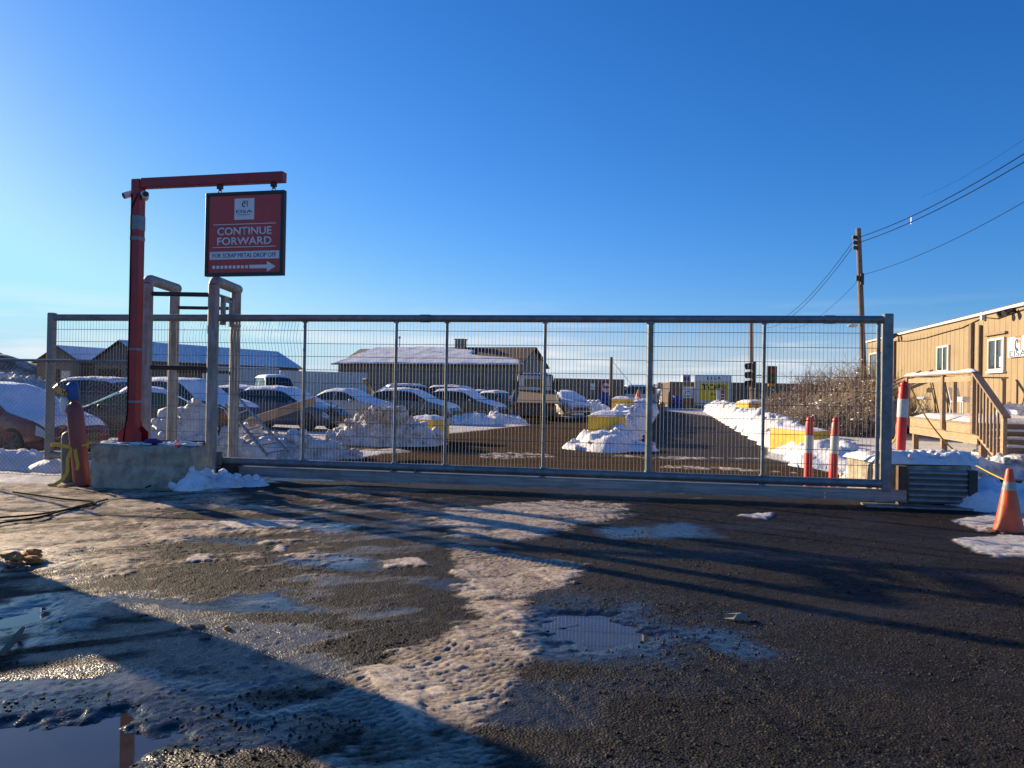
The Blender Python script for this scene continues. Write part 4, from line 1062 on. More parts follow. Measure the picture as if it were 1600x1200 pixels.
# ================================================================== vehicles
CAR = {
 'hatch': dict(L=4.25, W=1.78, H=1.50, prof=[(0, .62), (.015, .92), (.03, 1.0), (.10, 1.36), (.20, 1.47), (.38, 1.50), (.50, 1.46), (.56, 1.40), (.74, .98), (.80, .93), (.92, .80), (.975, .66), (1, .50)], belt=.93, rear=.05, rs=.17, ws=.55, wb=.735, wheel=(.17, .80)),
 'sedan': dict(L=4.65, W=1.80, H=1.43, prof=[(0, .60), (.012, .90), (.03, .99), (.13, 1.03), (.175, 1.05), (.30, 1.35), (.40, 1.43), (.50, 1.42), (.56, 1.36), (.72, .98), (.80, .92), (.93, .77), (.98, .62), (1, .48)], belt=.92, rear=.17, rs=.31, ws=.55, wb=.715, wheel=(.19, .81)),
 'suv': dict(L=4.70, W=1.86, H=1.72, prof=[(0, .72), (.012, 1.02), (.03, 1.15), (.075, 1.60), (.14, 1.69), (.35, 1.72), (.52, 1.68), (.57, 1.60), (.72, 1.13), (.80, 1.08), (.94, .96), (.985, .78), (1, .58)], belt=1.06, rear=.035, rs=.09, ws=.56, wb=.715, wheel=(.18, .81)),
 'van': dict(L=5.2, W=1.95, H=2.15, prof=[(0, .8), (.008, 1.5), (.02, 2.0), (.06, 2.12), (.4, 2.15), (.62, 2.13), (.68, 2.05), (.84, 1.28), (.88, 1.2), (.96, 1.02), (.99, .8), (1, .6)], belt=1.18, rear=.02, rs=.05, ws=.67, wb=.835, wheel=(.18, .82)),
}
PAINT = {}
def paint(name, c):
    return mat('paint_' + name, c, tuple(x * .85 for x in c), rough=.38, scale=2.5, coat=.4, dirt=(.19, .17, .15), dirt_amt=.6, dirt_scale=2.6)
class Car:
    def __init__(s, kind):
        s.k = CAR[kind]; s.px = np.array([p[0] for p in s.k['prof']]); s.pz = np.array([p[1] for p in s.k['prof']])
    def top(s, t):
        return float(np.mean([np.interp(np.clip(t + d, 0, 1), s.px, s.pz) for d in (-.012, 0, .012)]))
    def ring(s, t):
        k = s.k; e = abs(2 * t - 1); w = .5 * k['W'] * (1 - .20 * e ** 7 - .03 * e ** 2)
        zt = s.top(t); belt = k['belt']; zb = min(belt, zt - .045)
        zlo = .20 + .10 * max(0, (e - .86) / .14)
        f = min(1, max(0, (zt - belt - .05) / (k['H'] - belt - .05)))
        wt = w * (.93 - .19 * f); zr = zt - (.03 + .05 * f)
        return [(0, zlo), (w * .88, zlo), (w * .985, zlo + .16), (w, zlo + .45 * (zb - zlo)), (w * .965, zb), (.55 * w * .965 + .45 * wt * 1.02, zb + .5 * (zr - zb)), (wt, zr), (wt * .62, zt - .012), (0, zt)]
    def surf(s, t, q, side=1):
        r = s.ring(t); i = int(min(max(math.floor(q), 0), 7)); f = q - i
        y = r[i][0] * (1 - f) + r[i + 1][0] * f; z_ = r[i][1] * (1 - f) + r[i + 1][1] * f
        return Vector(((t - .5) * s.k['L'], y * side, z_))
    def off(s, t, q, side, d):
        p = s.surf(t, q, side); a = s.surf(min(t + .01, 1), q, side) - s.surf(max(t - .01, 0), q, side)
        b = s.surf(t, min(q + .05, 8), side) - s.surf(t, max(q - .05, 0), side)
        n = a.cross(b)
        if n.length < 1e-9: n = Vector((0, 0, 1))
        n.normalize()
        ref = Vector((0, p.y, p.z - .7))
        if n.dot(ref) < 0: n = -n
        return p + n * d
def make_car(kind, body_mat, lab, loc, rz, snow_parts=('roof', 'screen', 'hood'), rim=None, lod=0, glassm=None, group='cars parked in the yard', cat='car', open_hood=False, seed=1, wrecked=False):
    c = Car(kind); k = c.k
    root = thing({'suv': 'parked_suv', 'van': 'parked_van'}.get(kind, 'parked_car'), lab, {'van': 'van', 'suv': 'suv'}.get(kind, cat), loc, rz, group)
    ts = sorted(set([0, .004, .012] + list(np.linspace(.025, .975, 40)) + [.988, .996, 1]))
    rows = []
    for t in ts:
        r = c.ring(t); x = (t - .5) * k['L']
        dense = []
        for q in (0, 1, 1.5, 2, 2.5, 3, 3.5, 4, 4.5, 5, 5.5, 6, 6.5, 7, 7.5, 8): dense.append(c.surf(t, q, 1))
        row = [Vector((p.x, -p.y, p.z)) for p in dense] + dense[::-1][1:-1]
        rows.append(row)
    mb = MB(); n = len(rows[0]); mb.grid(rows, cyc=True)
    base = len(mb.v) - n * len(rows)
    mb.f.append(tuple(base + i for i in range(n))); mb.f.append(tuple(base + n * (len(rows) - 1) + i for i in range(n))[::-1])
    body = mb.build('body', body_mat, root, smooth=True)
    # cut the wheel arches
    wr = .33 if kind not in ('suv', 'van') else .37
    cut = MB()
    for t in k['wheel']:
        x = (t - .5) * k['L']
        for sd in (-1, 1): cut.cyl((x, sd * k['W'] * .28, wr), (x, sd * k['W'] * .7, wr), wr + .055, n=22)
    cu = cut.build('cutter', M_black)
    md = body.modifiers.new('arches', 'BOOLEAN'); md.operation = 'DIFFERENCE'; md.object = cu; md.solver = 'EXACT'
    dg = bpy.context.evaluated_depsgraph_get(); dg.update()
    nm = bpy.data.meshes.new_from_object(body.evaluated_get(dg)); body.modifiers.clear(); body.data = nm; nm.name = 'body'
    bpy.data.objects.remove(cu)
    gm = glassm or M_glass
    def patch(name, m, t0, t1, q0, q1, d, sides=(1,), nt=8, nq=5, full=False, cond=None):
        mb = MB(); any_ = False
        for sd in sides:
            rows = []
            for i in range(nt + 1):
                t = t0 + (t1 - t0) * i / nt
                if full: qs = [(q, -1) for q in np.linspace(q0, 8, nq)] + [(q, 1) for q in np.linspace(8, q0, nq)][1:]
                else: qs = [(q, sd) for q in np.linspace(q0, q1, nq)]
                rows.append([c.off(t, q, s_, d) for q, s_ in qs])
            mb.grid(rows)
        return mb.build(name, m, root, smooth='all')
    # side glass: as deep as the roofline allows, in two lights each side
    tA, tB = k['rear'] + .06, k['wb'] - .05
    tm = .5 * (tA + tB) - .01
    for sd in (1, -1):
        for ta, tb in ((tA, tm - .008), (tm + .008, tB)):
            mb = MB(); rows = []
            for i in range(9):
                t = ta + (tb - ta) * i / 8; rows.append([c.off(t, q, sd, .006) for q in np.linspace(4.22, 5.86, 4)])
            mb.grid(rows); mb.build('side_window', gm, root, smooth='all')
    patch('windscreen', gm, k['ws'] + .012, k['wb'] - .012, 6.15, 8, .006, full=True)
    patch('rear_window', gm, k['rear'] + .012, k['rs'] - .012, 6.15, 8, .006, full=True)
    for sd in (1, -1):
        patch('headlight', M_lamp, .935, .988, 3.3, 4.0, .006, (sd,))
        patch('tail_light', M_tail, .006, .04, 3.3, 4.3, .006, (sd,))
        mb = MB(); xm = (k['wb'] - .07 - .5) * k['L']; mb.add(ICO2_V * np.array([.07, .11, .075]) + np.array([xm, sd * (k['W'] / 2 + .06), k['belt'] + .06]), ICO2_F); mb.build('mirror', body_mat, root, smooth='all')
    mb = MB(); xf = .5 * k['L']; mb.box((xf - .03, 0, .46), (.09, k['W'] * .52, .20)); mb.build('grille', M_black, root, bevel=.02)
    if lod == 0:
        for sd in (1, -1):
            mb = MB()
            for t in (tm, tA + .01):
                rows = [[c.off(t + dt, q, sd, .0035) for q in np.linspace(2.1, 4.1, 8)] for dt in (-.0016, .0016)]; mb.grid(rows)
            mb.build('door_seam', M_black, root)
            mb = MB()
            for t in (tm - .05, tm + .16 if kind != 'sedan' else tm + .15):
                p = c.off(t - .02, 3.75, sd, .02); mb.box(p, (.17, .03, .03))
            mb.build('door_handle', body_mat, root, bevel=.008)
    for t in k['wheel']:
        x = (t - .5) * k['L']
        for sd in (-1, 1):
            yo = sd * (k['W'] / 2 - .015); yi = sd * (k['W'] / 2 - .22)
            mb = MB(); M = Matrix.Rotation(R(90), 4, 'X')
            prof = [(wr - .10, -.10), (wr - .025, -.105), (wr, -.07), (wr, .07), (wr - .025, .105), (wr - .10, .10)]
            mb.lathe(prof, 24, (x, (yo + yi) / 2, wr), M); wob = mb.build('wheel', M_tyre, root, smooth=True)
            mb = MB(); mb.lathe([(wr - .10, -.055), (wr - .115, -.02), (.05, -.03 if sd > 0 else -.03), (0, -.03)], 24, (0, 0, 0), Matrix.Rotation(R(90 if sd > 0 else -90), 4, 'X'))
            mb2 = MB()
            cx, cy = x, yo - sd * .005
            mb2.cyl((cx, cy - sd * .01, wr), (cx, cy - sd * .05, wr), wr - .095, n=24)
            rimo = mb2.build('rim_back', M_black, wob)
            mb3 = MB(); mb3.cyl((cx, cy + sd * .004, wr), (cx, cy - sd * .03, wr), .065, n=12)
            for a in range(9):
                an = a * 2 * math.pi / 9; d = Vector((math.cos(an), 0, math.sin(an)))
                mb3.bar(Vector((cx, cy - sd * .006, wr)) + d * .04, Vector((cx, cy - sd * .006, wr)) + d * (wr - .10), .035, .02, (0, 1, 0))
            mb3.tube([Vector((cx + (wr - .10) * math.cos(a), cy - sd * .004, wr + (wr - .10) * math.sin(a))) for a in np.linspace(0, 2 * math.pi, 25)[:-1]], .014, 6, closed=True)
            mb3.build('rim', rim or M_rim, wob, smooth=True)
    # snow lying on the top surfaces
    spans = {'roof': (k['rs'] - .01, k['ws'] + .01, .07), 'screen': (k['ws'] - .005, k['wb'] + .01, .05), 'hood': (k['wb'] - .01, .965, .08), 'back': (k['rear'] - .01, k['rs'] + .01, .05), 'boot': (.02, k['rear'] + .01, .07)}
    merged = []
    order = ['boot', 'back', 'roof', 'screen', 'hood']
    for s_ in order:
        if s_ in snow_parts:
            a, b, th = spans[s_]
            if b - a < .02: continue
            if merged and merged[-1][1] >= a - .015: merged[-1][1] = b
            else: merged.append([a, b])
    for a, b in merged:
        mb = MB(); nt = max(6, int((b - a) * 60)); qs = [(q, -1) for q in np.linspace(6.02, 8, 8)] + [(q, 1) for q in np.linspace(8, 6.02, 8)][1:]
        rows, low = [], []
        for i in range(nt + 1):
            t = a + (b - a) * i / nt; row = []; lr = []
            for j, (q, sg) in enumerate(qs):
                ed = min(i, nt - i, j, len(qs) - 1 - j)
                nzv = fbm(np.array([t * 22 + seed * 7.3]), np.array([j * .45 + seed]), 3, seed)[0]
                tt = min(1, max(0, t + (0 if 0 < i < nt else (.02 * (nzv - .5)))))
                p = c.off(tt, q, sg, -.01); d = (0 if ed == 0 else (.03 if ed == 1 else .055)) * (.4 + 1.3 * nzv)
                row.append(p + Vector((0, 0, d + (.012 if ed else 0))))
            rows.append(row)
        mb.grid(rows); mb.build('snow_cover', M_carsnow, root, smooth='all')
    if open_hood:
        mb = MB(); xa = (k['wb'] - .5) * k['L']; mb.bar((xa, 0, k['belt'] + .05), (xa + .55, 0, k['belt'] + .95), k['W'] * .8, .04, (1, 0, 0)); mb.build('raised_hood', body_mat, root, bevel=.01)
    if wrecked:
        xf = .5 * k['L']; mb = MB()
        for i in range(40):
            p0 = Vector((xf - .25 + .3 * rng.random(), -k['W'] / 2 + .1 + .8 * rng.random(), .3 + .5 * rng.random())); mb.bar(p0, p0 + Vector((rng.normal() * .16, rng.normal() * .16, rng.normal() * .14)), .03 + .03 * rng.random(), .02)
        mb.build('torn_bumper', M_black, root)
    return root
def cpos(px, Y): p = P(px, 610, Y); return (p.x, Y, 0)
make_car('hatch', paint('dark_red', (.13, .009, .011)), 'dark red car under thick snow behind the chain link fence', (-10.75, 16.5, 0), R(-22), ('back', 'roof', 'screen', 'hood'), seed=2, rim=M_steelrim)
make_car('suv', paint('charcoal', (.03, .032, .036)), 'charcoal suv at the far left behind the dark green car', cpos(185, 28), R(-12), ('roof',), seed=3)
make_car('sedan', paint('black_green', (.012, .022, .018)), 'dark green car with a green tinted windscreen beside the red post', cpos(205, 20.0), R(206), ('roof',), glassm=M_greenglass, seed=4)
make_car('suv', paint('dark_blue', (.025, .035, .06)), 'dark blue suv with a snowy roof framed by the portal posts', cpos(300, 25), R(-24), ('roof', 'screen', 'hood'), seed=5)
make_car('hatch', paint('slate_blue', (.075, .095, .135)), 'slate blue hatchback with a torn front bumper behind the ladder', cpos(452, 27.5), R(-18), ('roof', 'screen'), seed=6, rim=M_steelrim, wrecked=True)
make_car('sedan', paint('silver', (.34, .36, .38)), 'silver car buried in smooth snow behind the slate blue hatchback', cpos(548, 34), R(-24), ('boot', 'back', 'roof', 'screen', 'hood'), seed=7)
make_car('suv', paint('black', (.014, .014, .016)), 'black suv with a raised hood in the row behind', cpos(612, 44), R(200), ('roof',), seed=8, lod=1, open_hood=True)
make_car('hatch', paint('grey_green', (.13, .15, .14)), 'grey green hatchback nosing right behind the broad snow pile', cpos(648, 35), R(-17), ('roof', 'screen', 'hood'), seed=9, rim=M_steelrim)
make_car('hatch', paint('graphite', (.05, .053, .058)), 'graphite hatchback with bright alloy wheels beside the flatbed truck', cpos(728, 38.5), R(-22), ('roof', 'screen', 'hood'), seed=10)
make_car('sedan', paint('white', (.62, .63, .64)), 'white sedan with a snowy roof in the second row', cpos(668, 50), R(-20), ('roof', 'screen', 'hood'), seed=11, lod=1)
make_car('suv', paint('deep_grey', (.05, .05, .055)), 'deep grey suv with snow cap left of the truck mirror', cpos(722, 47), R(-24), ('roof', 'screen', 'hood'), seed=12, lod=1)
make_car('sedan', paint('navy', (.02, .025, .05)), 'navy sedan in the third row close to the flatbed truck', cpos(755, 55), R(-20), ('roof', 'hood'), seed=13, lod=1)
make_car('sedan', paint('black2', (.018, .018, .02)), 'black car tucked against the left side of the flatbed truck', cpos(780, 44), R(-35), ('roof',), seed=14, lod=1)
make_car('hatch', paint('white2', (.60, .61, .62)), 'snow covered white hatchback right of the flatbed truck', cpos(886, 47), R(-70), ('roof', 'screen', 'hood'), seed=15, lod=1)
make_car('hatch', paint('steel_blue', (.10, .14, .20)), 'steel blue car under snow left of the slate blue hatchback', cpos(390, 36), R(-20), ('roof', 'screen', 'hood'), seed=16, lod=1)
make_car('van', paint('van_grey', (.30, .31, .32)), 'grey van in front of the long shed behind the portal', cpos(428, 47), R(-60), ('roof',), seed=17, lod=1)
make_car('van', paint('van_white', (.66, .67, .68)), 'white van parked beyond the round red sign', cpos(988, 78), R(-160), ('roof',), seed=18, lod=1)
make_car('suv', paint('pale_blue', (.20, .26, .33)), 'pale blue suv beside the white van in the distance', cpos(966, 84), R(-120), ('roof',), seed=19, lod=1)
make_car('suv', paint('dull_gold', (.42, .36, .20)), 'dull gold suv facing the camera at the head of the ramp road', cpos(1046, 86), R(-95), ('roof',), seed=20, lod=1)

# flatbed tow truck seen from behind, its deck tipped towards the gate
tp = cpos(836, 41)
trk = thing('flatbed_truck', 'white flatbed tow truck with a plywood deck tipped toward the gate', 'truck', tp, R(88))   # local +x = forward
mb = MB()
mb.prism([(-.5, .75), (2.0, .75), (2.0, 1.35), (1.85, 1.5), (1.45, 2.32), (.1, 2.42), (-.35, 2.36), (-.5, 2.2)], lambda a, b, d: (a + 3.4, d, b), -1.02, 1.02)
mb.build('cab', paint('cab_white', (.60, .60, .58)), trk, bevel=.05, seg=2, smooth=True)
mb = MB(); mb.box((2.89, 0, 1.95), (.03, 1.25, .42)); mb.build('rear_window', M_glass, trk, bevel=.01)
for sd in (-1, 1):
    mb = MB(); mb.prism([(3.3, 1.55), (4.7, 1.55), (4.55, 2.1), (3.3, 2.15)], lambda a, b, d: (a, d, b), sd * 1.02, sd * 1.03); mb.build('side_window', M_glass, trk)
    mb = MB(); mb.bar((4.5, sd * 1.0, 2.0), (4.45, sd * 1.32, 2.0), .03, .03); mb.bar((4.5, sd * 1.0, 1.5), (4.45, sd * 1.32, 1.5), .03, .03); mb.box((4.44, sd * 1.33, 1.75), (.07, .24, .62)); mb.build('mirror', M_black, trk)
mb = MB(); mb.box((3.6, 0, 2.46), (.18, 1.5, .06))
for k in range(5): mb.add(ICO2_V * np.array([.09, .09, .07]) + np.array([3.55, -.6 + k * .3, 2.50]), ICO2_F)
mb.build('light_bar', M_lamp, trk)
mb = MB(); mb.prism([(2.75, 1.25), (2.85, 1.25), (2.85, 1.52), (2.75, 1.52)], lambda a, b, d: (a, d, b), -1.12, 1.12)
for sd in (-1, 1): mb.box((2.8, sd * 1.05, 1.6), (.08, .08, .75))
for sd in (-1, 1):
    mb.bar((2.8, sd * 1.06, 1.2), (2.8, sd * .92, 2.38), .09, .09); 
mb.box((2.8, 0, 2.40), (.09, 1.9, .09)); mb.box((2.8, -.35, 1.95), (.07, .09, .9))
mb.build('headboard', M_black, trk)
D0, D1 = Vector((-2.1, 0, .88)), Vector((2.6, 0, 1.42))
mb = MB(); mb.bar(D0, D1, 2.30, .06); mb.build('deck', M_ply, trk)
mb = MB()
for sd in (-1, 1): mb.bar(D0 + Vector((0, sd * 1.19, .02)), D1 + Vector((0, sd * 1.19, .02)), .07, .16)
mb.build('side_rail', M_galv, trk)
mb = MB(); mb.bar(D0 + Vector((.25, 0, -.40)), D1 + Vector((0, 0, -.55)), 1.9, .5); mb.box((-1.95, 0, .52), (.12, 2.2, .55)); mb.build('underframe', M_black, trk)
for sd in (-1, 1):
    mb = MB(); mb.box((-2.02, sd * .85, .62), (.03, .32, .12)); mb.build('tail_light', M_tail, trk)
for x in (-.9, 4.0):
    for sd in (-1, 1):
        mb = MB(); mb.cyl((x, sd * .72, .44), (x, sd * 1.05, .44), .44, n=24); w = mb.build('wheel', M_tyre, trk, bevel=.03)
        mb = MB(); mb.cyl((x, sd * 1.045, .44), (x, sd * 1.06, .44), .22, n=18); mb.build('rim', M_steelrim, w)
# ================================================================== sheds and halls at the back
def gable_hall(name, lab, px, Y, rz, W, L, eave, ridge, wallm, roofm, snow=True, over=.35, group=None, cat='shed', doors=()):
    """local: +y along the ridge away from the near gable, x across; origin at the near gable's left corner foot"""
    p = P(px, 610, Y); t = thing(name, lab, cat, (p.x, Y, 0), rz, group)
    mb = MB(); poly = [(0, 0), (W, 0), (W, eave), (W / 2, ridge), (0, eave)]
    mb.prism(poly, lambda a, b, d: (a, d, b), 0, L); mb.build('wall', wallm, t)
    sl = (ridge - eave) / (W / 2)
    mb = MB(); o = over; th = .12
    poly = [(-o, eave - sl * o), (W / 2, ridge), (W + o, eave - sl * o), (W + o, eave - sl * o + th), (W / 2, ridge + th), (-o, eave - sl * o + th)]
    mb.prism([(a, b + .02) for a, b in poly], lambda a, b, d: (a, d, b), -o, L + o); mb.build('roof', roofm, t)
    if snow:
        mb = MB(); h0 = th + .02
        for s in (0, 1):
            f = (lambda a: a) if s == 0 else (lambda a: W - a)
            poly = [(f(-o + .08), eave - sl * (o - .08) + h0), (f(W / 2), ridge + h0), (f(W / 2), ridge + h0 + .12), (f(-o + .08), eave - sl * (o - .08) + h0 + .12)]
            mb.prism(poly, lambda a, b, d: (a, d, b), -o + .15, L + o - .1)
        mb.build('roof_snow', M_snow, t)
    for x0, x1, z1, m in doors:
        mb = MB(); mb.span(x0, x1, -.05, -.005, 0, z1); mb.build('door', m, t)
    return t
M_dark = mat('dark_opening', (.02, .02, .02), (.03, .028, .026), rough=.9)
gable_hall('gable_shed', 'smaller brown shed with a snowy gable roof at the far left', 57, 88, R(-20), 6.6, 12, 3.7, 5.35, M_shed, M_roof, doors=((1.6, 3.6, 2.9, M_dark), (3.9, 5.2, 2.7, M_trailer)), group='gable sheds on the left')
gable_hall('gable_shed', 'longer brown shed whose snowy roof runs right behind the portal', 147, 86, R(-24), 8.0, 25, 3.9, 5.95, M_shed, M_roof, doors=((.6, 4.2, 3.0, M_dark),), group='gable sheds on the left')
hall = gable_hall('long_hall', 'long grey hall with a half snowy brown roof in the background', 522, 84.5, R(-90 - 20), .001 + 8.5, 20.5, 3.95, 5.55, M_hallwall, M_roof, snow=False, cat='building') if False else None
# the middle hall: ridge along local x, front wall facing the camera
hp = P(524, 610, 82); hall = thing('long_hall', 'long grey hall with a half snowy brown roof in the background', 'building', (hp.x, 82, 0), R(-19))
HL, HD, HE, HR = 20.6, 9.0, 3.95, 5.75
mb = MB(); mb.prism([(0, 0), (HD, 0), (HD, HE), (HD / 2, HR), (0, HE)], lambda a, b, d: (d, a, b), .3, HL); mb.build('wall', M_hallwall, hall)
sl = (HR - HE) / (HD / 2)
mb = MB()   # front slope is hipped at the left end
for (y0, z0, y1, z1) in ((-.45, HE - .45 * sl, HD / 2, HR), (HD + .45, HE - .45 * sl, HD / 2, HR)):
    a = [(-.3, y0, z0 + .03), (HL + .4, y0, z0 + .03), (HL + .4, y1, z1 + .03), (2.6, y1, z1 + .03)]
    mb.add(a + [(x, y, z_ + .14) for x, y, z_ in a], [(0, 1, 2, 3), (7, 6, 5, 4), (0, 4, 5, 1), (1, 5, 6, 2), (2, 6, 7, 3), (3, 7, 4, 0)])
mb.build('roof', M_roof, hall)
def slope_pt(x, f, h): y0 = -.45 + f * (HD / 2 + .45); return (x, y0, HE - .45 * sl + (y0 + .45) * sl + .17 + h)
mb = MB(); rows = []
for i in range(40):
    f = i / 39; row = []
    for k in range(90):
        xl = -.25 + 2.8 * f; xr = HL + .3 - max(0, 6.4 * sstep(.22, .55, f) + 3.6 * sstep(.75, .95, f) * 1) + 1.1 * (fbm(np.array([f * 7.]), np.array([3.3]), 3, 8)[0] - .5)
        x = xl + (xr - xl) * k / 89; e = min(i, 39 - i, k, 89 - k)
        row.append(slope_pt(x, f, (0 if e == 0 else .05 + .10 * fbm(np.array([x * .8]), np.array([f * 6]), 3, 4)[0])))
    rows.append(row)
mb.grid(rows); mb.build('roof_snow', M_snow, hall, smooth=True)
mb = MB(); mb.prism([(HL + .1, .2), (HL + .3, .2), (HL + .3, 3), (HL + .1, 3)], lambda a, b, d: (a, b, d), HE - .2, HE + .9); 
mb = MB(); mb.box((12.5, HD / 2, HR + .45), (.95, .9, 1.0)); mb.box((12.5, HD / 2, HR + 1.0), (1.15, 1.1, .10)); mb.build('roof_vent', M_corr, hall)
mb = MB(); mb.box((5.2, HD / 2, HR + .7), (.05, .05, 1.2)); mb.box((5.2, HD / 2, HR + 1.25), (.25, .05, .25)); mb.build('aerial', M_black, hall)
mb = MB(); mb.span(.35, 3.9, -.06, -.01, 2.6, HE - .25); mb.build('dark_opening', M_corr_brown, hall)
for i, x in enumerate((6.2, 10.4, 14.6)):
    mb = MB(); mb.span(x, x + 2.2, -.05, -.008, 0, 2.5); mb.build('door', M_corr, hall)
mb = MB()
for x in np.arange(.5, HL, .42): mb.span(x, x + .06, -.03, 0, .0, HE - .1)
mb.build('cladding_rib', M_hallwall, hall)

def container(name, lab, px, Y, rz, L, W, H, m, top_snow=True, z0=0.0, cat='container', group=None):
    p = P(px, 610, Y); t = thing(name, lab, cat, (p.x, Y, z0), rz, group)
    mb = MB(); per = .28; prof = []
    def wall(a, b):
        a, b = Vector(a), Vector(b); d = b - a; n = max(1, int(d.length / per)); nn = Vector((d.y, -d.x)).normalized(); out = []
        for i in range(n):
            for f, o in ((0, 0), (.3, 0), (.45, -.045), (.75, -.045), (.9, 0)): out.append(a + d * ((i + f) / n) + nn * o)
        return out
    loop = wall((0, 0), (L, 0)) + wall((L, 0), (L, W)) + wall((L, W), (0, W)) + wall((0, W), (0, 0))
    mb.prism([(p_.x, p_.y) for p_ in loop], lambda a, b, d: (a, b, d), .12, H - .12); mb.build('corrugated_wall', m, t)
    mb = MB()
    for z_ in (.06, H - .06):
        for y_ in (0, W): mb.box((L / 2, y_, z_), (L + .04, .10, .14))
        for x_ in (0, L): mb.box((x_, W / 2, z_), (.10, W + .04, .13))
    for x_ in (0, L):
        for y_ in (0, W): mb.box((x_, y_, H / 2), (.12, .12, H - .02))
    mb.build('frame', m, t)
    mb = MB(); mb.span(.05, L - .05, .05, W - .05, H - .13, H - .02); mb.build('roof', m, t)
    if top_snow:
        mb = MB(); mb.span(.08, L - .08, .08, W - .08, H - .02, H + .08); mb.build('roof_snow', M_snow, t, bevel=.04)
    return t
container('storage_container', 'dark corrugated container carrying a round red sign beyond the truck', 866, 69, R(-2), 6.2, 2.5, 2.58, M_corr, False)
container('storage_container', 'dark corrugated container end left of the large yellow sign', 1047, 77, R(-4), 2.5, 6, 2.55, M_corr_brown, False)
container('storage_container', 'long rusty corrugated container behind the traffic signals', 1139, 80, R(8), 9.5, 2.5, 2.62, M_corr_brown, False)
container('storage_container', 'dark container between the long hall and the round red sign', 842, 72, R(-2), 1.6, 2.4, 2.6, M_corr, False)
def boxtrailer(lab, px, Y, rz, L, W, H, z0):
    p = P(px, 610, Y); t = thing('box_trailer', lab, 'trailer', (p.x, Y, 0), rz, 'white box trailers')
    mb = MB(); mb.span(0, L, 0, W, z0, z0 + H); mb.build('box', M_trailer, t, bevel=.05)
    mb = MB()
    for x in np.arange(.6, L, .6): mb.span(x, x + .03, -.012, .002, z0 + .1, z0 + H - .1)
    mb.span(.03, L - .03, -.02, .002, z0 + .02, z0 + .12); mb.span(.03, L - .03, -.02, .002, z0 + H - .12, z0 + H - .03); mb.build('side_rib', M_trailer, t)
    mb = MB(); mb.span(-.02, .005, .15, W - .15, z0 + .15, z0 + H - .15); mb.span(-.03, .0, W / 2 - .02, W / 2 + .02, z0 + .15, z0 + H - .15); mb.build('rear_door', M_trailer, t)
    mb = MB(); mb.span(.02, L - .02, .02, W - .02, z0 + H, z0 + H + .06); mb.build('roof_snow', M_snow, t)
    for x in (1.2, 2.3):
        mb = MB(); mb.cyl((x, .1, .45), (x, W - .1, .45), .45, n=16); mb.build('wheel', M_tyre, t)
    mb = MB(); mb.span(L - 1.6, L - 1.4, .3, .5, 0, z0); mb.span(L - 1.6, L - 1.4, W - .5, W - .3, 0, z0); mb.build('landing_leg', M_black, t)
    return t
boxtrailer('white box trailer with a grey rear end in front of the long hall', 437, 62, R(34), 7.6, 2.5, 2.05, .62)
boxtrailer('white box trailer standing behind the portal, left of the other trailer', 316, 58, R(-8), 5.0, 2.5, 2.2, .60)
# yard lamp mast, small pole with guy wire, distant clutter
p = P(954.5, 610, 66); pl = thing('yard_pole', 'bare dark pole with a guy wire at the corner of the container', 'pole', (p.x, 66, 0))
mb = MB(); mb.cyl((0, 0, 0), (0, 0, 4.45), .13, .12, n=10); mb.build('shaft', M_pole, pl, smooth=True)
mb = MB(); mb.cyl((0, 0, 4.2), (2.7, 1, 1.2), .02, n=5); mb.build('guy_wire', M_cable, pl)
p = P(811, 610, 62); pl = thing('exhaust_stack', 'slim dark flue pipe standing in front of the right end of the long hall', 'flue pipe', (p.x, 62, 0))
mb = MB(); mb.cyl((0, 0, 0), (0, 0, 3.95), .10, n=8); mb.cyl((0, 0, 3.95), (0, 0, 4.05), .16, n=8); mb.build('pipe', M_pole, pl, smooth=True)
p = P(747, 610, 60); pl = thing('steel_post', 'dark steel post rising from the second car row', 'post', (p.x, 60, 0))
mb = MB(); mb.box((0, 0, 1.2), (.16, .16, 2.4)); mb.box((0, 0, 2.38), (.22, .22, .05)); mb.build('shaft', M_black, pl)
# prohibition sign and notice on the container
p = P(947, 606, 68.7); rs = thing('prohibition_sign', 'round red no entry style sign on the corrugated container', 'sign', p, R(-2))
mb = MB(); mb.cyl((0, 0, 0), (0, -.03, 0), .55, n=28); mb.build('disc', M_signwhite, rs)
mb = MB(); mb.tube([(.48 * math.cos(a), -.035, .48 * math.sin(a)) for a in np.linspace(0, 2 * math.pi, 29)[:-1]], .07, 6, closed=True); mb.bar((-.33, -.04, .33), (.33, -.04, -.33), .03, .13, (0, 1, 0)); mb.box((0, -.036, .06), (.5, .012, .22)); mb.build('ring', mat('sign_bright_red', (.60, .03, .03), rough=.5), rs)
p = P(926, 604, 68.7); mb = MB(); mb.box(p, (.42, .02, .55)); tag(mb.build('notice', M_signwhite, origin=tuple(p)), 'small white notice on the container left of the round red sign', 'notice')
def bin_(px, Y, w, h, lab):
    p = P(px, 610, Y); t = thing('waste_bin', lab, 'bin', (p.x, Y, 0), 0, 'blue waste bins'); mb = MB()
    mb.lathe([(w * .42, 0), (w * .5, .05), (w * .5, h * .33), (w * .52, h * .35), (w * .5, h * .37), (w * .5, h * .64), (w * .52, h * .66), (w * .5, h * .68), (w * .5, h)], 20); mb.build('drum', M_bluebin, t, smooth=True)
    mb = MB(); mb.lathe([(w * .53, h - .04), (w * .53, h + .02), (w * .3, h + .04)], 20); mb.build('lid', M_bluebin, t, smooth=True)
bin_(945, 67.5, .95, 1.25, 'blue waste bin below the round red sign'); bin_(1059, 75.5, .95, 1.15, 'blue waste bin left of the large yellow sign')
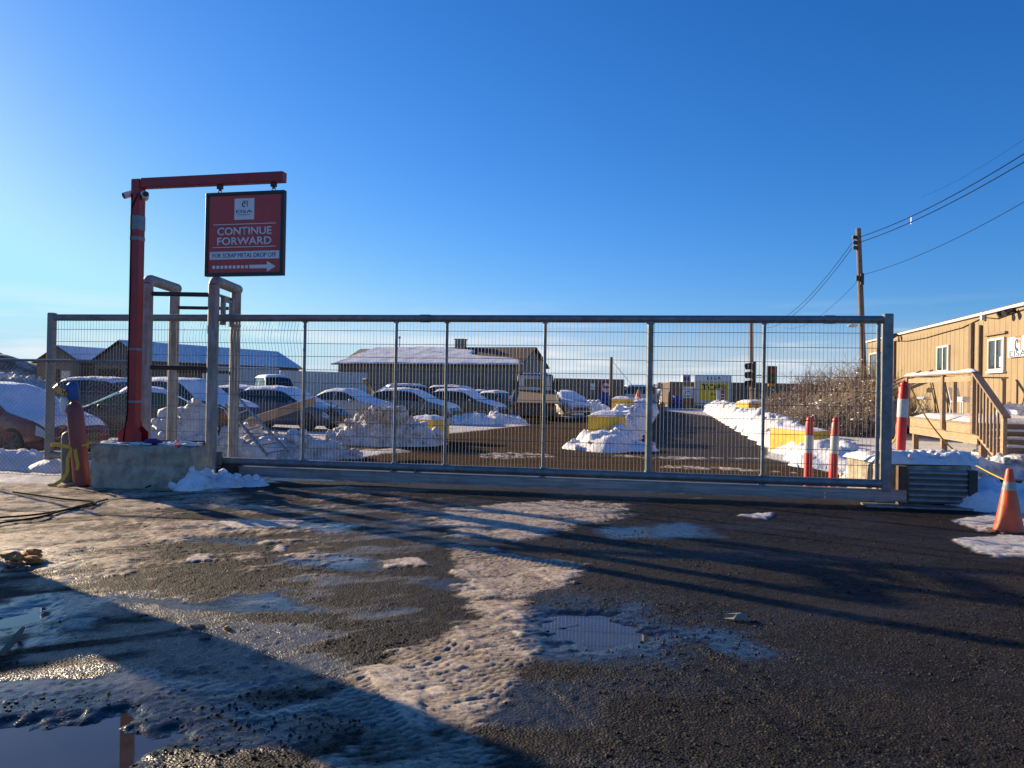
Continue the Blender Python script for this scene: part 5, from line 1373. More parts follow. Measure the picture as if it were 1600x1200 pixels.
p = P(997, 632, 62); t = thing('traffic_cone', 'distant orange traffic cone on the left snow bank', 'traffic cone', (p.x, 62, .55))
mb = MB(); mb.lathe([(.36, 0), (.34, .06), (.06, 1.15), (.03, 1.17)], 14); mb.build('body', M_orange, t, smooth=True)
mb = MB(); mb.lathe([(.21, .55), (.16, .74)], 14); mb.build('reflective_band', M_reflect, t)

# yellow weigh-scale sign
sp = P(1114, 610, 74); ys_ = thing('yard_sign', 'large white and yellow EISA yard sign at the head of the ramp road', 'sign', (sp.x, 74, 0), R(-6))
W2 = 1.72; zt = P(1114, 586, 74).z
mb = MB(); mb.span(-W2, W2, -.06, .06, .3, zt); mb.build('board', mat('sign_grey', (.55, .56, .57), (.47, .48, .49), rough=.5), ys_)
for x in (-1.4, 1.4):
    mb = MB(); mb.box((x, .1, .9), (.12, .12, 1.8)); mb.build('leg', M_black, ys_)
mb = MB(); mb.span(-W2 + .12, W2 - .12, -.075, -.061, zt - .58, zt - .06); mb.build('header', M_signwhite, ys_)
text_part('EISA', M_navy, ys_, .1, zt - .32, .33, 1.35, -.076, .0, thick=.01)
mb = MB(); mb.span(-1.25, 1.42, -.075, -.061, .75, zt - .72); mb.build('yellow_panel', M_signyel, ys_)
text_part('TOP$', mat('black_print', (.012, .012, .012), rough=.5), ys_, .08, zt - 1.22, .66, 2.35, -.076, .035, thick=.01)
text_part('for', MATS['black_print'], ys_, .05, zt - 1.84, .22, .5, -.076, .03, thick=.01)
sp = P(1127, 610, 71); t = thing('notice_board', 'red and white notice board standing in front of the yellow sign', 'notice board', (sp.x, 71, 0), R(-6))
z1 = P(1127, 608, 71).z
mb = MB(); mb.span(-.42, .42, -.03, .03, .2, z1); mb.build('board', M_signwhite, t)
mb = MB(); mb.span(-.10, .40, -.04, -.031, .25, z1 - .12); mb.span(-.40, .40, -.04, -.031, z1 - .10, z1 - .03); mb.build('red_panel', M_signred, t)
mb = MB()
for z_ in np.arange(.5, z1 - .3, .28): mb.span(-.02, .32, -.046, -.041, z_, z_ + .09)
mb.build('white_line', M_signwhite, t)
sp = P(1075, 610, 74.5); t = thing('notice_board', 'white notice board with a dark arch mark left of the yellow sign', 'notice board', (sp.x, 74.5, 0), R(-6))
za, zb = P(1075, 622, 74.5).z, P(1075, 604, 74.5).z
mb = MB(); mb.span(-.5, .5, -.03, .03, za, zb); mb.build('board', M_signwhite, t)
mb = MB(); mb.tube([(.28 * math.cos(a), -.036, (za + zb) / 2 - .15 + .28 * math.sin(a)) for a in np.linspace(0, math.pi, 10)], .045, 5); mb.span(-.36, .36, -.04, -.031, za + .16, za + .24); mb.build('arch_mark', M_navy, t)
for x in (-.42, .42):
    mb = MB(); mb.box((x, .05, za / 2), (.07, .07, za)); mb.build('leg', M_black, t)
sp = P(1076, 610, 78); t = thing('roof_tank', 'small pale cabinet on the container roof by the yellow sign', 'cabinet', (sp.x - .3, 78, 2.57)); mb = MB(); mb.box((0, 0, .35), (.8, .7, .7)); mb.box((0, 0, .72), (.9, .8, .06)); mb.build('case', M_trailer, t); mb = MB(); mb.box((.0, -.36, .35), (.6, .02, .45)); mb.build('door', M_bluebin, t)

# ================================================================== poles, lines and signals
def pole(lab, px0, px1, pyt, Y, r0, r1, name='utility_pole'):
    b = P(px0, 640, Y); tp_ = P(px1, pyt, Y); t = thing(name, lab, 'utility pole', (b.x, Y, 0))
    top = Vector((tp_.x - b.x, 0, tp_.z)); mb = MB(); pts = [top * f for f in np.linspace(0, 1, 9)]; pts[0] = Vector((0, 0, -.2)); mb.tube(pts, list(np.linspace(r0, r1, 9)), 12)
    mb.build('shaft', M_pole, t, smooth=True); return t, top
p1, top1 = pole('leaning wooden utility pole with three insulators by the tan building', 1353, 1341, 357, 36, .15, .115)
for k in range(3):
    mb = MB(); q = top1 * (1 - .045 - .026 * k); mb.box(q + Vector((-.20, -.02, 0)), (.16, .12, .16)); mb.cyl(q + Vector((-.30, -.02, 0)), q + Vector((-.10, -.02, 0)), .05, n=10)
    mb.build('insulator', M_black, p1)
q = top1 * .745; mb = MB(); mb.box(q + Vector((.03, -.12, 0)), (.16, .14, .55)); mb.box(q + Vector((-.17, -.06, .05)), (.10, .10, .26)); mb.build('junction_box', M_black, p1, bevel=.02)
q = P(1332, 509, 35.8) - Vector(p1.location); lampt = MB(); lampt.cyl(q + Vector((.32, .2, .06)), q + Vector((.05, 0, .02)), .03, n=8); lampt.add(ICO2_V * np.array([.24, .11, .08]) + np.array(q), ICO2_F); lampt.build('flood_lamp', M_white, p1, smooth=True)
p2, top2 = pole('slim dark pole carrying the side view traffic signal', 1175, 1174, 497, 39.5, .11, .10)
o1, o2 = Vector(p1.location), Vector(p2.location)
def wire(a, b, sag, r, lab, ext=1.0):
    a, b = Vector(a), Vector(b); b = a + (b - a) * ext + Vector((0, 0, 4 * sag * ext * (ext - 1))); sag *= ext * ext; pts = [a.lerp(b, t) - Vector((0, 0, sag * 4 * t * (1 - t))) for t in np.linspace(0, 1, 28)]
    mb = MB(); mb.tube(pts, r, 5); return tag(mb.build('power_line', M_cable, smooth='all', origin=tuple(a), fixn=False), lab, 'power line', 'overhead lines')
A = [o1 + top1 * f for f in (.955, .929, .905)]
far2 = P(1196, 505, 74); far3 = P(1190, 512, 74); far4 = P(1250, 497, 74)
wire(A[1] + Vector((-.3, 0, 0)), far2, 1.0, .014, 'upper of the twin power lines sagging left from the pole top')
wire(A[2] + Vector((-.3, 0, 0)), far3, 1.1, .014, 'lower of the twin power lines sagging left from the pole top')
wire(o1 + top1 * .75, P(1226, 512, 74), .8, .009, 'thin power line falling left from the junction box')
e1, e2, e3 = P(1640, 215, 22), P(1640, 229, 22), P(1640, 292, 22)
wire(A[0], e1, .28, .017, 'upper thick power line rising right from the pole top', 2.2)
wire(A[1], e2, .25, .017, 'lower thick power line rising right from the pole top', 2.2)
wire(o1 + top1 * .765, e3, .3, .010, 'thin power line rising right from the junction box', 2.2)
wire(P(1440, 308, 60), P(1640, 190, 34), .3, .007, 'faint high line above the thick power lines at the right', 3.0)
mb = MB(); p = P(1424, 338, 31.3); mb.bar(p, p - Vector((.01, 0, .32)), .02, .05); mb.bar(p, p - Vector((.22, 0, .10)), .03, .03); tag(mb.build('line_tag', M_white, origin=tuple(p), smooth=False), 'white tag hanging from the thick power line', 'tag')

sg = thing('traffic_signal', 'black traffic signal with hoods in side view on the slim pole', 'traffic signal', (o2.x, 39.3, 0))
za, zb = P(1170, 606, 39.3).z, P(1170, 565, 39.3).z
mb = MB(); mb.span(-.10, .08, -.16, .16, za, zb); mb.build('housing', M_black, sg, bevel=.02)
mb = MB()
for k in range(3):
    zc = zb - (k + .5) * (zb - za) / 3; mb.cyl((-.10, 0, zc), (-.42, 0, zc - .03), .17, .16, n=16, caps=False); mb.cyl((-.12, 0, zc), (-.11, 0, zc), .165, n=16)
mb.build('hood', M_black, sg)
sg = thing('traffic_signal', 'black two lamp traffic signal facing the gate on its own post', 'traffic signal', (P(1207, 610, 42).x, 42, 0))
za, zb = P(1205, 599, 42).z, P(1205, 572, 42).z
mb = MB(); mb.cyl((0, 0, 0), (-.06, 0, za), .07, n=12); mb.build('post', M_black, sg, smooth=True)
mb = MB(); mb.span(-.31, .20, -.12, .12, za, zb); mb.build('housing', M_black, sg, bevel=.02)
for nm, zc, cc in (('red_lamp', za + .68 * (zb - za), (.30, .012, .018)), ('green_lamp', za + .27 * (zb - za), (.012, .12, .06))):
    mb = MB(); mb.cyl((-.055, -.12, zc), (-.055, -.14, zc), .15, n=18); mb.build(nm, mat('lens_' + nm, cc, rough=.2), sg)
mb = MB(); mb.box((-.06, 0, za - .09), (.36, .16, .15)); mb.build('bracket', M_brass, sg)
# small platform frame behind the slim pole
t = thing('access_ladder', 'pale steel ladder frame behind the slim signal pole', 'ladder', (P(1186, 610, 60).x, 60, 0)); za = P(1186, 588, 60).z
for x in (-.3, .35):
    mb = MB(); mb.cyl((x, 0, 0), (x, 0, za), .03, n=8); mb.build('side_rail', M_alu, t)
for z_ in np.arange(.4, za, .4):
    mb = MB(); mb.cyl((-.3, 0, z_), (.35, 0, z_), .02, n=6); mb.build('rung', M_alu, t)
mb = MB(); mb.tube([(-.3, 0, za), (.0, 0, za + .12), (.35, 0, za)], .03, 6); mb.build('hoop', M_black, t)

# ================================================================== tan site building (local x runs away from the camera, +y out from the long face)
BA = R(90 - 11.12)
bld = thing('site_building', 'long tan clad site building with sliding windows on the right', 'building', (13.36, 16.0, 0), BA)
bu = Vector((math.cos(BA), math.sin(BA), 0)); bn = Vector((-math.sin(BA), math.cos(BA), 0)); bo = Vector((13.36, 16.0, 0))
def F(px, py, off=0.0):
    """photo pixel -> (local x, z) on the plane at distance off outside the long face"""
    d = ray(px, py); c = Vector((0, 0, CAM_H)); t = (off + (bo - c).dot(bn)) / d.dot(bn); p = c + d * t
    return (p - bo).dot(bu), p.z
BZ0, BZ1, BX0, BX1 = .55, 4.20, -3.0, F(1356, 540)[0]
mb = MB(); mb.span(BX0, BX1, -3.4, 0, BZ0, BZ1); mb.build('wall', M_tan, bld)
mb = MB()
for x in np.arange(BX0 + .3, BX1, .407): mb.span(x, x + .012, -.001, .006, BZ0 + .02, BZ1 - .16)
mb.build('batten', M_tan, bld)
mb = MB(); mb.span(BX0 - .1, BX1 + .12, -3.55, .10, BZ1, BZ1 + .10); mb.build('roof', M_trim, bld)
mb = MB(); rows = []
for i in range(6):
    row = []
    for k in range(120):
        x = BX0 + (BX1 - BX0) * k / 119; y_ = .14 - 3.6 * i / 5; e = 0 if i in (0, 5) or k in (0, 119) else 1
        row.append((x, y_, BZ1 + .095 + e * .02 + (.05 + .08 * fbm(np.array([x * 1.3]), np.array([y_]), 3, 6)[0]) * e))
    rows.append(row)
mb.grid(rows); mb.build('roof_snow', M_snow, bld, smooth=True)
mb = MB(); mb.span(BX0, BX1, -3.2, -.12, .0, BZ0); mb.build('skirting', M_black, bld)
mb = MB()
for x in np.arange(BX0 + 1, BX1, 2.4): mb.span(x, x + .4, -.5, -.05, 0, BZ0)
mb.build('support_block', M_conc, bld)
def window(c0, c1, lab=None, blue=False):
    xa, za_ = F(*c0); xb, zb_ = F(*c1); x0, x1 = min(xa, xb), max(xa, xb); z0, z1 = min(za_, zb_), max(za_, zb_)
    mb = MB(); t = .07
    mb.span(x0, x1, .005, .07, z0, z0 + t); mb.span(x0, x1, .005, .07, z1 - t, z1); mb.span(x0, x0 + t, .005, .07, z0 + t, z1 - t); mb.span(x1 - t, x1, .005, .07, z0 + t, z1 - t)
    xm = (x0 + x1) / 2; mb.span(xm - .035, xm + .035, .005, .062, z0 + t, z1 - t); mb.span(x0 - .05, x1 + .05, .005, .10, z0 - .06, z0 - .002)
    w = mb.build('window', M_trim, bld)
    mb = MB(); mb.span(x0 + t, xm - .035, .008, .03, z0 + t, z1 - t); mb.span(xm + .035, x1 - t, .008, .04, z0 + t, z1 - t); mb.build('pane', M_pane, w)
    mb = MB(); mb.span(x0 + t + .03, x0 + t + .20, .032, .036, z0 + t, z1 - t - .02); mb.build('blind', mat('pale_blind', (.32, .35, .37), rough=.8), w)
    return x0, x1, z0, z1
window((1466, 582), (1485, 538.5)); w2 = window((1546, 580.5), (1572, 526)); window((1360, 596), (1384, 548))
mb = MB(); mb.span(w2[0] - .12, w2[1] + .25, .005, .09, w2[3] + .10, w2[3] + .16); mb.build('window_hood', M_wood, bld)
mb = MB(); mb.span(w2[0] + .12, w2[0] + .32, .045, .05, w2[2] + .12, w2[2] + .42); mb.build('window_notice', M_signwhite, bld)
for px, y0, y1, w in ((1521, 505, 620, .17), (1534.5, 508, 600, .08), (1400, 533, 640, .10)):
    xa, z1 = F(px, y0); xb, z0 = F(px + 1, y1); mb = MB(); mb.span(xa - w / 2, xa + w / 2, .012, .10, .9, z1); mb.build('timber_upright', M_pole, bld)
for px, py in ((1405, 525), (1585, 488)):
    x, z_ = F(px, py); mb = MB(); mb.box((x, .05, z_ + .08), (.14, .08, .12))
    for dx, dz in ((-.16, 0), (.16, .02)):
        mb.cyl((x + dx * .4, .08, z_ + .06), (x + dx, .2, z_), .025, n=8); mb.cyl((x + dx, .14, z_ + .05), (x + dx * 1.3, .36, z_ - .06), .07, .11, n=12)
    mb.build('flood_light', M_black, bld, smooth=True)
pts = []
for px, py in ((1400, 533), (1420, 533), (1448, 528), (1475, 520), (1505, 512), (1538, 496), (1560, 498), (1580, 491), (1640, 470)):
    x, z_ = F(px, py); pts.append((x, .025, z_))
mb = MB(); mb.tube(pts, .014, 5); mb.build('facade_cable', M_cable, bld)
x, z_ = F(1539, 493); mb = MB(); mb.box((x, .06, z_ - .02), (.14, .12, .26)); mb.build('junction_box', M_trim, bld)
# EISA sign on the building
xa, za = F(1579, 559); xb, zb = F(1612, 523); 
es = thing('wall_sign', 'pale blue EISA sign on the tan building wall at the right edge', 'sign', bo + bu * ((xa + xb) / 2) + bn * .06, BA + math.pi)
hw = abs(xa - xb) / 2; zz0, zz1 = za, zb
mb = MB(); mb.span(-hw, hw, -.02, .02, zz0, zz1); mb.build('panel', mat('pale_sign', (.55, .60, .66), (.49, .54, .60), rough=.5), es)
emblem(es, 0, zz0 + (zz1 - zz0) * .64, .46, -.021)
text_part('EISA', M_navy, es, 0, zz0 + (zz1 - zz0) * .17, .17, hw * 1.6, -.0205, .0)
# shrubby growth showing over the roof is built with the shrubs below

# ================================================================== wooden deck with stairs
DO = 2.85
fx0, fz = F(1525, 664, DO); fx1, _ = F(1419, 656, DO)
DZ = .98
deck = thing('wooden_deck', 'wooden entrance deck with railings and snow in front of the tan building', 'deck', bo, BA)
mb = MB()
for k, y_ in enumerate(np.arange(.10, DO - .06, .146)): mb.span(fx0, fx1, y_, y_ + .138, DZ - .04, DZ)
mb.build('boards', M_wood, deck)
mb = MB(); mb.span(fx0, fx1, DO - .04, DO, DZ - .27, DZ + .002); mb.build('fascia', M_wood_new, deck)
mb = MB(); mb.span(fx0 + .05, fx1, DO - .09, DO - .045, DZ - .50, DZ - .28); mb.build('lower_beam', M_wood_new, deck)
mb = MB(); mb.span(fx0 - .04, fx0 - .002, .1, DO, DZ - .27, DZ - .002); mb.build('side_fascia', M_wood, deck)
for x in (fx0 + .07, fx0 + (fx1 - fx0) * .52, fx1 - .1):
    for y_ in (DO - .18, .5):
        mb = MB(); mb.span(x - .07, x + .07, y_ - .07, y_ + .07, 0, DZ - .05); mb.build('leg', M_wood, deck)
RZ = 2.18
for x in (fx0 + .05, fx0 + (fx1 - fx0) * .40, fx1 - .06):
    mb = MB(); mb.span(x - .065, x + .065, DO + .002, DO + .09, DZ - .25, RZ - .04); mb.build('rail_post', M_wood, deck)
mb = MB(); mb.span(fx0, fx1, DO + .0, DO + .05, RZ - .22, RZ - .09); mb.build('rail_board', M_wood_new, deck)
mb = MB(); mb.span(fx0 - .06, fx1 + .08, DO - .04, DO + .13, RZ - .04, RZ); mb.build('handrail', M_wood, deck)
mb = MB(); mb.bar((fx1 - .02, DO - .02, RZ - .02), (fx1 - .02, .2, RZ - .02), .15, .04); mb.build('end_handrail', M_wood, deck)
for y_ in (1.6, .3):
    mb = MB(); mb.span(fx1 - .07, fx1 + .02, y_ - .05, y_ + .05, DZ, RZ - .045); mb.build('rail_post', M_wood, deck)
def snow_slab(x0, x1, y0, y1, z0, th, parent, seed=1, nx_=24, ny_=12):
    mb = MB(); rows = []
    for i in range(ny_):
        row = []
        for k in range(nx_):
            u, v = i / (ny_ - 1), k / (nx_ - 1); e = min(i, ny_ - 1 - i, k, nx_ - 1 - k)
            X, Y = x0 + (x1 - x0) * v, y0 + (y1 - y0) * u; n_ = fbm(np.array([X * 2.1]), np.array([Y * 2.1 + seed]), 3, seed)[0]
            row.append((X, Y, z0 + (0 if e == 0 else th * (.4 + n_))))
        rows.append(row)
    mb.grid(rows); return mb.build('snow_cover', M_snow, parent, smooth='all')
snow_slab(fx0 + .15, fx1 - .1, .15, DO - .08, DZ + .002, .13, deck, 3)
snow_slab(fx0 - .04, fx1 + .06, DO - .03, DO + .12, RZ + .002, .07, deck, 5, 30, 5)
# stairs descending towards the camera, railing on the outer side
sx0, _ = F(1572, 700, DO); run = fx0 - sx0; ns = 5
for k in range(ns):
    zt_ = DZ - (k + 1) * DZ / (ns + 1); xk = fx0 - (k + .5) * run / ns
    mb = MB(); mb.span(xk - .15, xk + .15, .9, DO - .08, zt_ - .045, zt_); mb.build('stair_tread', M_wood, deck)
    snow_slab(xk - .13, xk + .13, 1.0, DO - .15, zt_ + .001, .05, deck, k, 10, 10)
for y_ in (DO - .04, .9):
    mb = MB(); mb.prism([(fx0, DZ - .02), (fx0, DZ - .30), (sx0 - .02, -.0), (sx0 - .02, .16)], lambda a, b, d: (a, d, b), y_, y_ + .045); mb.build('stair_stringer', M_wood_new, deck)
h0 = Vector((fx0 - .02, DO + .04, RZ - .02)); h1 = Vector((sx0 - .12, DO + .04, 1.17))
mb = MB(); mb.bar(h0, h1, .16, .045); mb.build('stair_handrail', M_wood, deck)
mb = MB(); mb.span(sx0 - .06, sx0 + .07, DO + .007, DO + .085, 0, 1.2); mb.build('newel_post', M_wood_new, deck)
nb = 8
for k in range(nb):
    t = (k + .8) / (nb + .6); xk = fx0 + (sx0 - fx0) * t; zt_ = h0.z + (h1.z - h0.z) * t; zb_ = DZ - .22 + (-.0 - DZ + .30) * t
    mb = MB(); mb.span(xk - .022, xk + .022, DO + .012, DO + .05, zb_, zt_ - .02); mb.build('baluster', M_wood, deck)
# far stair leading to the next door, seen side-on behind the gate
st2 = thing('side_stairs', 'grey wooden side stairs with snowy treads and sloping handrails', 'stairs', bo, BA)
xs_, _ = F(1325, 640, 3.2)
for x in (xs_, xs_ + 1.3):
    a, b = Vector((x, .3, 2.55)), Vector((x, 3.35, 1.22))
    mb = MB(); mb.bar(a, b, .12, .05); mb.build('handrail', M_wood, st2)
    mb = MB(); mb.bar(a - Vector((0, 0, .35)), b - Vector((0, 0, .35)), .04, .12); mb.build('mid_rail', M_wood, st2)
    for y_, z_ in ((3.2, 1.28), (1.4, 2.07)):
        mb = MB(); mb.span(x - .05, x + .05, y_ - .05, y_ + .05, 0, z_ - .02); mb.build('rail_post', M_wood, st2)
for k in range(5):
    y_ = 2.9 - k * .42; z_ = .2 + k * .2
    mb = MB(); mb.span(xs_ + .06, xs_ + 1.24, y_ - .2, y_ + .2, z_ - .05, z_); mb.build('tread', M_wood, st2)
    snow_slab(xs_ + .08, xs_ + 1.22, y_ - .19, y_ + .19, z_ + .002, .09, st2, k + 7, 10, 8)
mb = MB(); mb.prism([(3.1, .0), (3.1, .15), (1.0, 1.15), (1.0, .85)], lambda a, b, d: (d, a, b), xs_ + .01, xs_ + .05); mb.build('stringer', M_wood, st2)

# furniture and tools on the deck
def deck_pt(px, off): 
    x, _ = F(px, 650, off); return bo + bu * x + bn * off
p = deck_pt(1443, 1.4)
ch = thing('folding_chair', 'grey metal folding chair with snow on its seat on the deck', 'chair', (p.x, p.y, DZ + .03), R(40))
for sx in (-.2, .2):
    mb = MB(); mb.tube([(sx, .20, 0), (sx, -.05, .45), (sx, -.22, .88)], .014, 8); mb.build('leg', M_galv, ch, smooth=True)
    mb = MB(); mb.tube([(sx, -.22, 0), (sx, .16, .45)], .014, 8); mb.build('leg', M_galv, ch, smooth=True)
mb = MB(); mb.box((0, .02, .46), (.42, .40, .02)); mb.build('seat', M_galv, ch, bevel=.006)
mb = MB(); mb.bar((0, -.15, .70), (0, -.215, .86), .42, .015, (0, 1, 0)); mb.build('backrest', M_galv, ch)
o = snow_slab(-.20, .20, -.16, .20, .472, .09, ch, 4, 10, 10)
p = deck_pt(1503, 1.2)
ch = thing('plastic_chair', 'white plastic chair heaped with snow on the deck', 'chair', (p.x, p.y, DZ + .03), R(200))
for sx in (-.2, .2):
    for sy in (-.2, .2):
        mb = MB(); mb.cyl((sx * 1.15, sy * 1.15, 0), (sx, sy, .42), .02, .025, n=8); mb.build('leg', M_white, ch, smooth=True)
mb = MB(); mb.box((0, 0, .43), (.46, .45, .035)); mb.build('seat', M_white, ch, bevel=.01)
mb = MB(); mb.bar((0, -.21, .45), (0, -.32, .85), .44, .03, (0, 1, 0)); mb.build('backrest', M_white, ch, bevel=.008)
snow_slab(-.22, .22, -.2, .22, .45, .16, ch, 6, 10, 10)
def tool(name, lab, px, off, lean, L, head):
    p = deck_pt(px, off); t = thing(name, lab, name.replace('_', ' '), (p.x, p.y, DZ + .02), BA); t.rotation_euler = (R(lean), R(7), BA)
    mb = MB(); mb.cyl((0, 0, .25), (0, 0, L), .017, n=8); mb.build('handle', M_pole, t, smooth=True)
    mb = MB()
    if head == 'shovel': mb.prism([(-.12, .28), (-.13, .05), (0, 0), (.13, .05), (.12, .28), (.03, .32), (-.03, .32)], lambda a, b, d: (a, d, b), -.01, .01)
    else: mb.box((0, 0, .12), (.32, .06, .24))
    mb.build('blade', M_black, t)
tool('shovel', 'long handled shovel leaning on the tan wall under the EISA sign', 1592, .55, 14, 1.55, 'shovel')
tool('broom', 'dark broom leaning on the tan wall beside the shovel', 1601, .50, 12, 1.45, 'broom')
p = deck_pt(1580, .7); heap('snow_pile', 'snow heap against the tan wall under the right window', [(p.x, p.y, .9, .7, 1.35)], M_snow, .07, 44, .2, 30, .12)
p = deck_pt(1398, 1.8); t = thing('gas_bottle', 'dark round topped drum beside the deck end', 'drum', (p.x, p.y, 0)); mb = MB(); mb.lathe([(.26, 0), (.28, .04), (.28, 1.25), (.22, 1.40), (.08, 1.46)], 18); mb.build('drum', M_ggrey, t, smooth=True); mb = MB(); mb.cyl((0, 0, 1.46), (0, 0, 1.56), .05, n=10); mb.build('valve', M_black, t)
mb = MB(); q0 = deck_pt(1408, 2.3); mb.bar((q0.x, q0.y, .1), (q0.x + .5, q0.y + .6, 2.0), .25, .05); tag(mb.build('board', M_wood, origin=tuple(q0)), 'leaning grey board beside the dark drum at the deck end', 'board')
# ================================================================== dry shrubs on the bank
def shrub_meshes(seed, n_stem, h, spread, flecks):
    rg = np.random.default_rng(seed); mb = MB(); sn = MB(); tips = []
    def seg(a, b, r0, r1):
        mb.cyl(a, b, r0, r1, n=3, caps=False)
    for k in range(n_stem):
        a = rg.random() * 6.283; rr = spread * math.sqrt(rg.random()) * .8
        p = Vector((rr * math.cos(a), rr * math.sin(a), -.1)); d = Vector((math.cos(a) * rr / spread * .8 + rg.normal() * .25, math.sin(a) * rr / spread * .8 + rg.normal() * .25, 1.0)).normalized()
        L = h * (.55 + .5 * rg.random()) * (1 - .35 * (rr / spread) ** 2); ns = 4; r = .013
        for s in range(ns):
            q = p + d * (L / ns); seg(p, q, r, r * .75); r *= .75
            for b in range(3):
                bd = (d + Vector(rg.normal(size=3)) * .75); bd.z += .25; bd.normalize(); bl = L * .22 * (.5 + rg.random()); m_ = p.lerp(q, rg.random()); e = m_ + bd * bl
                seg(m_, e, .006, .004)
                for c in range(2):
                    cd = (bd + Vector(rg.normal(size=3)) * .8).normalized(); m2 = m_.lerp(e, .3 + .7 * rg.random()); e2 = m2 + cd * bl * .55; seg(m2, e2, .0045, .003); tips.append(e2); tips.append(m2)
            p = q; d = (d + Vector(rg.normal(size=3)) * .22); d.z = abs(d.z); d.normalize()
    for i in rg.choice(len(tips), min(flecks, len(tips)), replace=False):
        s = .014 + .026 * rg.random() ** 2; sn.add(cub * np.array([s * 1.6, s * 1.2, s * .7]) + np.array(tips[i]), cubf)
    return mb, sn
protos = []
for sd, ns, h, sp, fl in ((1, 180, 2.0, 1.5, 260), (2, 180, 1.7, 1.7, 240), (3, 140, 1.4, 1.4, 200)):
    mb, sn = shrub_meshes(sd, ns, h, sp, fl); protos.append((mb, sn))
slope_line = [(1337, 36.5, 560, 0, .9), (1321, 34.5, 570, 1, .7), (1302, 36, 579, 0, .7), (1283, 34, 592, 1, .4), (1268, 35.5, 598, 2, .6), (1252, 34, 608, 1, .35), (1236, 36, 611, 2, .3), (1222, 38, 618, 2, .3), (1296, 30.5, 616, 2, .1), (1322, 30, 606, 1, .15), (1262, 31, 630, 2, .1), (1349, 32, 592, 2, .2)]
SH = (1.95, 1.65, 1.35)
spots = [(px, Y, (P(px, py, Y).z - z0) / SH[v], v, z0) for px, Y, py, v, z0 in slope_line]
firsts = {}
where = ['tallest snow flecked shrub, rising beside the utility pole', 'dry brown shrub left of the utility pole, second from it', 'big twiggy shrub on the crest, third left of the utility pole', 'twiggy shrub at the middle of the brush bank front', 'shrub on the crest midway along the brush bank', 'spreading shrub above the far yellow block, right of its signal post', 'thin shrub showing just right of the facing traffic signal', 'smallest shrub at the left end of the brush bank', 'low shrub at the foot of the bank behind the close bollards', 'low shrub in front of the side stairs handrail', 'low sparse shrub at the left foot of the brush bank', 'shrub right of the utility pole base next to the tan building']
for (px, Y, s, v, z0), lab in zip(spots, where):
    p = P(px, 630, Y)
    if v not in firsts:
        root = thing('dry_shrub', lab, 'shrub', (p.x, Y, z0), rng.random() * 6, 'dry shrubs on the brush bank')
        protos[v][0].build('twigs', M_twig, root, fixn=False); protos[v][1].build('snow_flecks', M_snow, root, fixn=False)['kind'] = 'stuff'; firsts[v] = root
    else:
        root = copy_tree(firsts[v]); root['label'] = lab
    root.location = (p.x, Y, z0); root.rotation_euler = (0, 0, rng.random() * 6.28); root.scale = (max(s, .95), max(s, .95), s)
mb = MB(); rows = []
for i in range(24):
    row = []
    for k in range(40):
        u, v = i / 23, k / 39; Y = 28.5 + 13 * u; X = P(1205 + 165 * v, 640, 35).x * (Y / 35)
        e = math.sin(math.pi * min(1, max(0, u))) ** .6 * math.sin(math.pi * min(1, v * .55 + .02)) ** .9
        row.append((X, Y, -.15 + e * 1.35 * (.7 + .6 * fbm(np.array([X * .8]), np.array([Y * .8]), 3, 55)[0])))
    rows.append(row)
mb.grid(rows); structure(mb.build('terrain', mat('brush_bank', (.20, .15, .11), (.12, .09, .07), rough=.95, scale=4, bump=.08, bscale=6, dirt=(.72, .74, .78), dirt_amt=.9, dirt_scale=1.3), smooth='all'))
r0 = copy_tree(firsts[0]); r0['label'] = 'bare shrub top showing over the tan building roof'; r0['group'] = 'shrubs behind the tan building'
x_, z_ = F(1500, 495, -5.5); q = bo + bu * x_ - bn * 5.5; r0.location = (q.x, q.y, 2.4); r0.scale = (1.35, 1.35, 1.25)
r1 = copy_tree(firsts[1]); r1['label'] = 'second bare shrub top over the tan roof, farther left'; r1['group'] = 'shrubs behind the tan building'
x_, z_ = F(1470, 505, -5.5); q = bo + bu * x_ - bn * 5.5; r1.location = (q.x, q.y, 2.5); r1.scale = (1.2, 1.2, 1.0)

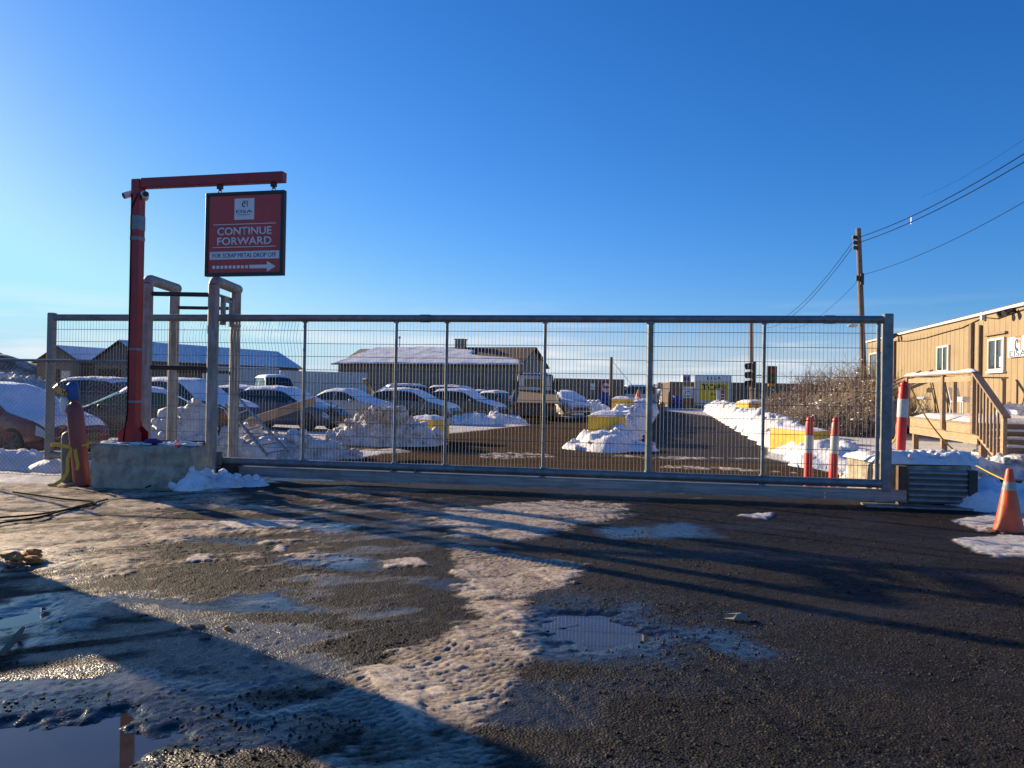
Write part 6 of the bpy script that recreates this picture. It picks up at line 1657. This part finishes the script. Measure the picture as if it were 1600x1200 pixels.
# dry weeds at the fence and by the deck
def weeds(lab, pts, n, h):
    mb = MB(); rg = np.random.default_rng(len(pts) + n)
    for k in range(n):
        c = pts[rg.integers(len(pts))]; b = Vector((c[0] + rg.normal() * .25, c[1] + rg.normal() * .18, 0)); t = b + Vector((rg.normal() * .10, rg.normal() * .10, h * (.4 + .7 * rg.random()))); mb.cyl(b, t, .004, .002, n=3, caps=False)
    tag(mb.build('dry_weeds', M_weed, origin=(pts[0][0], pts[0][1], 0), fixn=False), lab, 'weeds')
weeds('tuft of dry straw coloured weeds around the deck front', [(10.0, 16.2), (9.4, 15.9), (11.2, 17.2), (10.6, 15.4)], 220, .32)
weeds('dry weed stalks in the snow behind the gate end post', [(6.6, 13.4), (7.4, 15.2), (7.0, 14.4)], 140, .35)

# distant yard clutter beyond the ramp road: snowy scrap heaps
heap('scrap_heap', 'distant snow dusted scrap heap between the yard pole and the yellow sign', [e_(1005, 625, 112, 34, 1.7, 6), e_(1030, 625, 115, 20, 2.4, 6), e_(975, 625, 112, 22, 1.4, 6)], mat('snowy_scrap', (.60, .62, .66), (.12, .11, .105), rough=.9, scale=1.4, lo=.46, hi=.56, bump=.1, bscale=4), .3, 61, .5, 200, .4, 'scrap heap')
heap('snow_pile', 'far snow pile left of the small shed', [e_(20, 600, 80, 50, 2.0, 6), e_(60, 600, 82, 30, 1.4, 5)], M_snow_dirty, .3, 63, .5, 60, .4)

# unseen blocks added past the left edge, shaped to throw the lower left shadow
sb = Vector((-2.7, 4.69, 0)) + Vector((-.80, .60, 0)) * 6.6
for k, (w, d, h) in enumerate(((1.25, .7, .98), (1.2, .7, .98), (.62, .62, .90))):
    mb = MB(); lumpy_box(mb, (0, 0, h / 2), (w, d, h), .03, 70 + k, 9, .04)
    o = mb.build('concrete_block', M_conc, smooth=True); o.location = (sb.x + [0, 0, .21][k], sb.y + [0, 0, .28][k], [0, .975, 1.95][k]); o.rotation_euler = (0, 0, R([53, 50, 56][k]))
    tag(o, ['bottom block of the concrete stack beside the drive at the left', 'middle block of the concrete stack beside the drive at the left', 'small topmost block of the concrete stack beside the drive at the left'][k], 'concrete block', 'stacked concrete blocks')
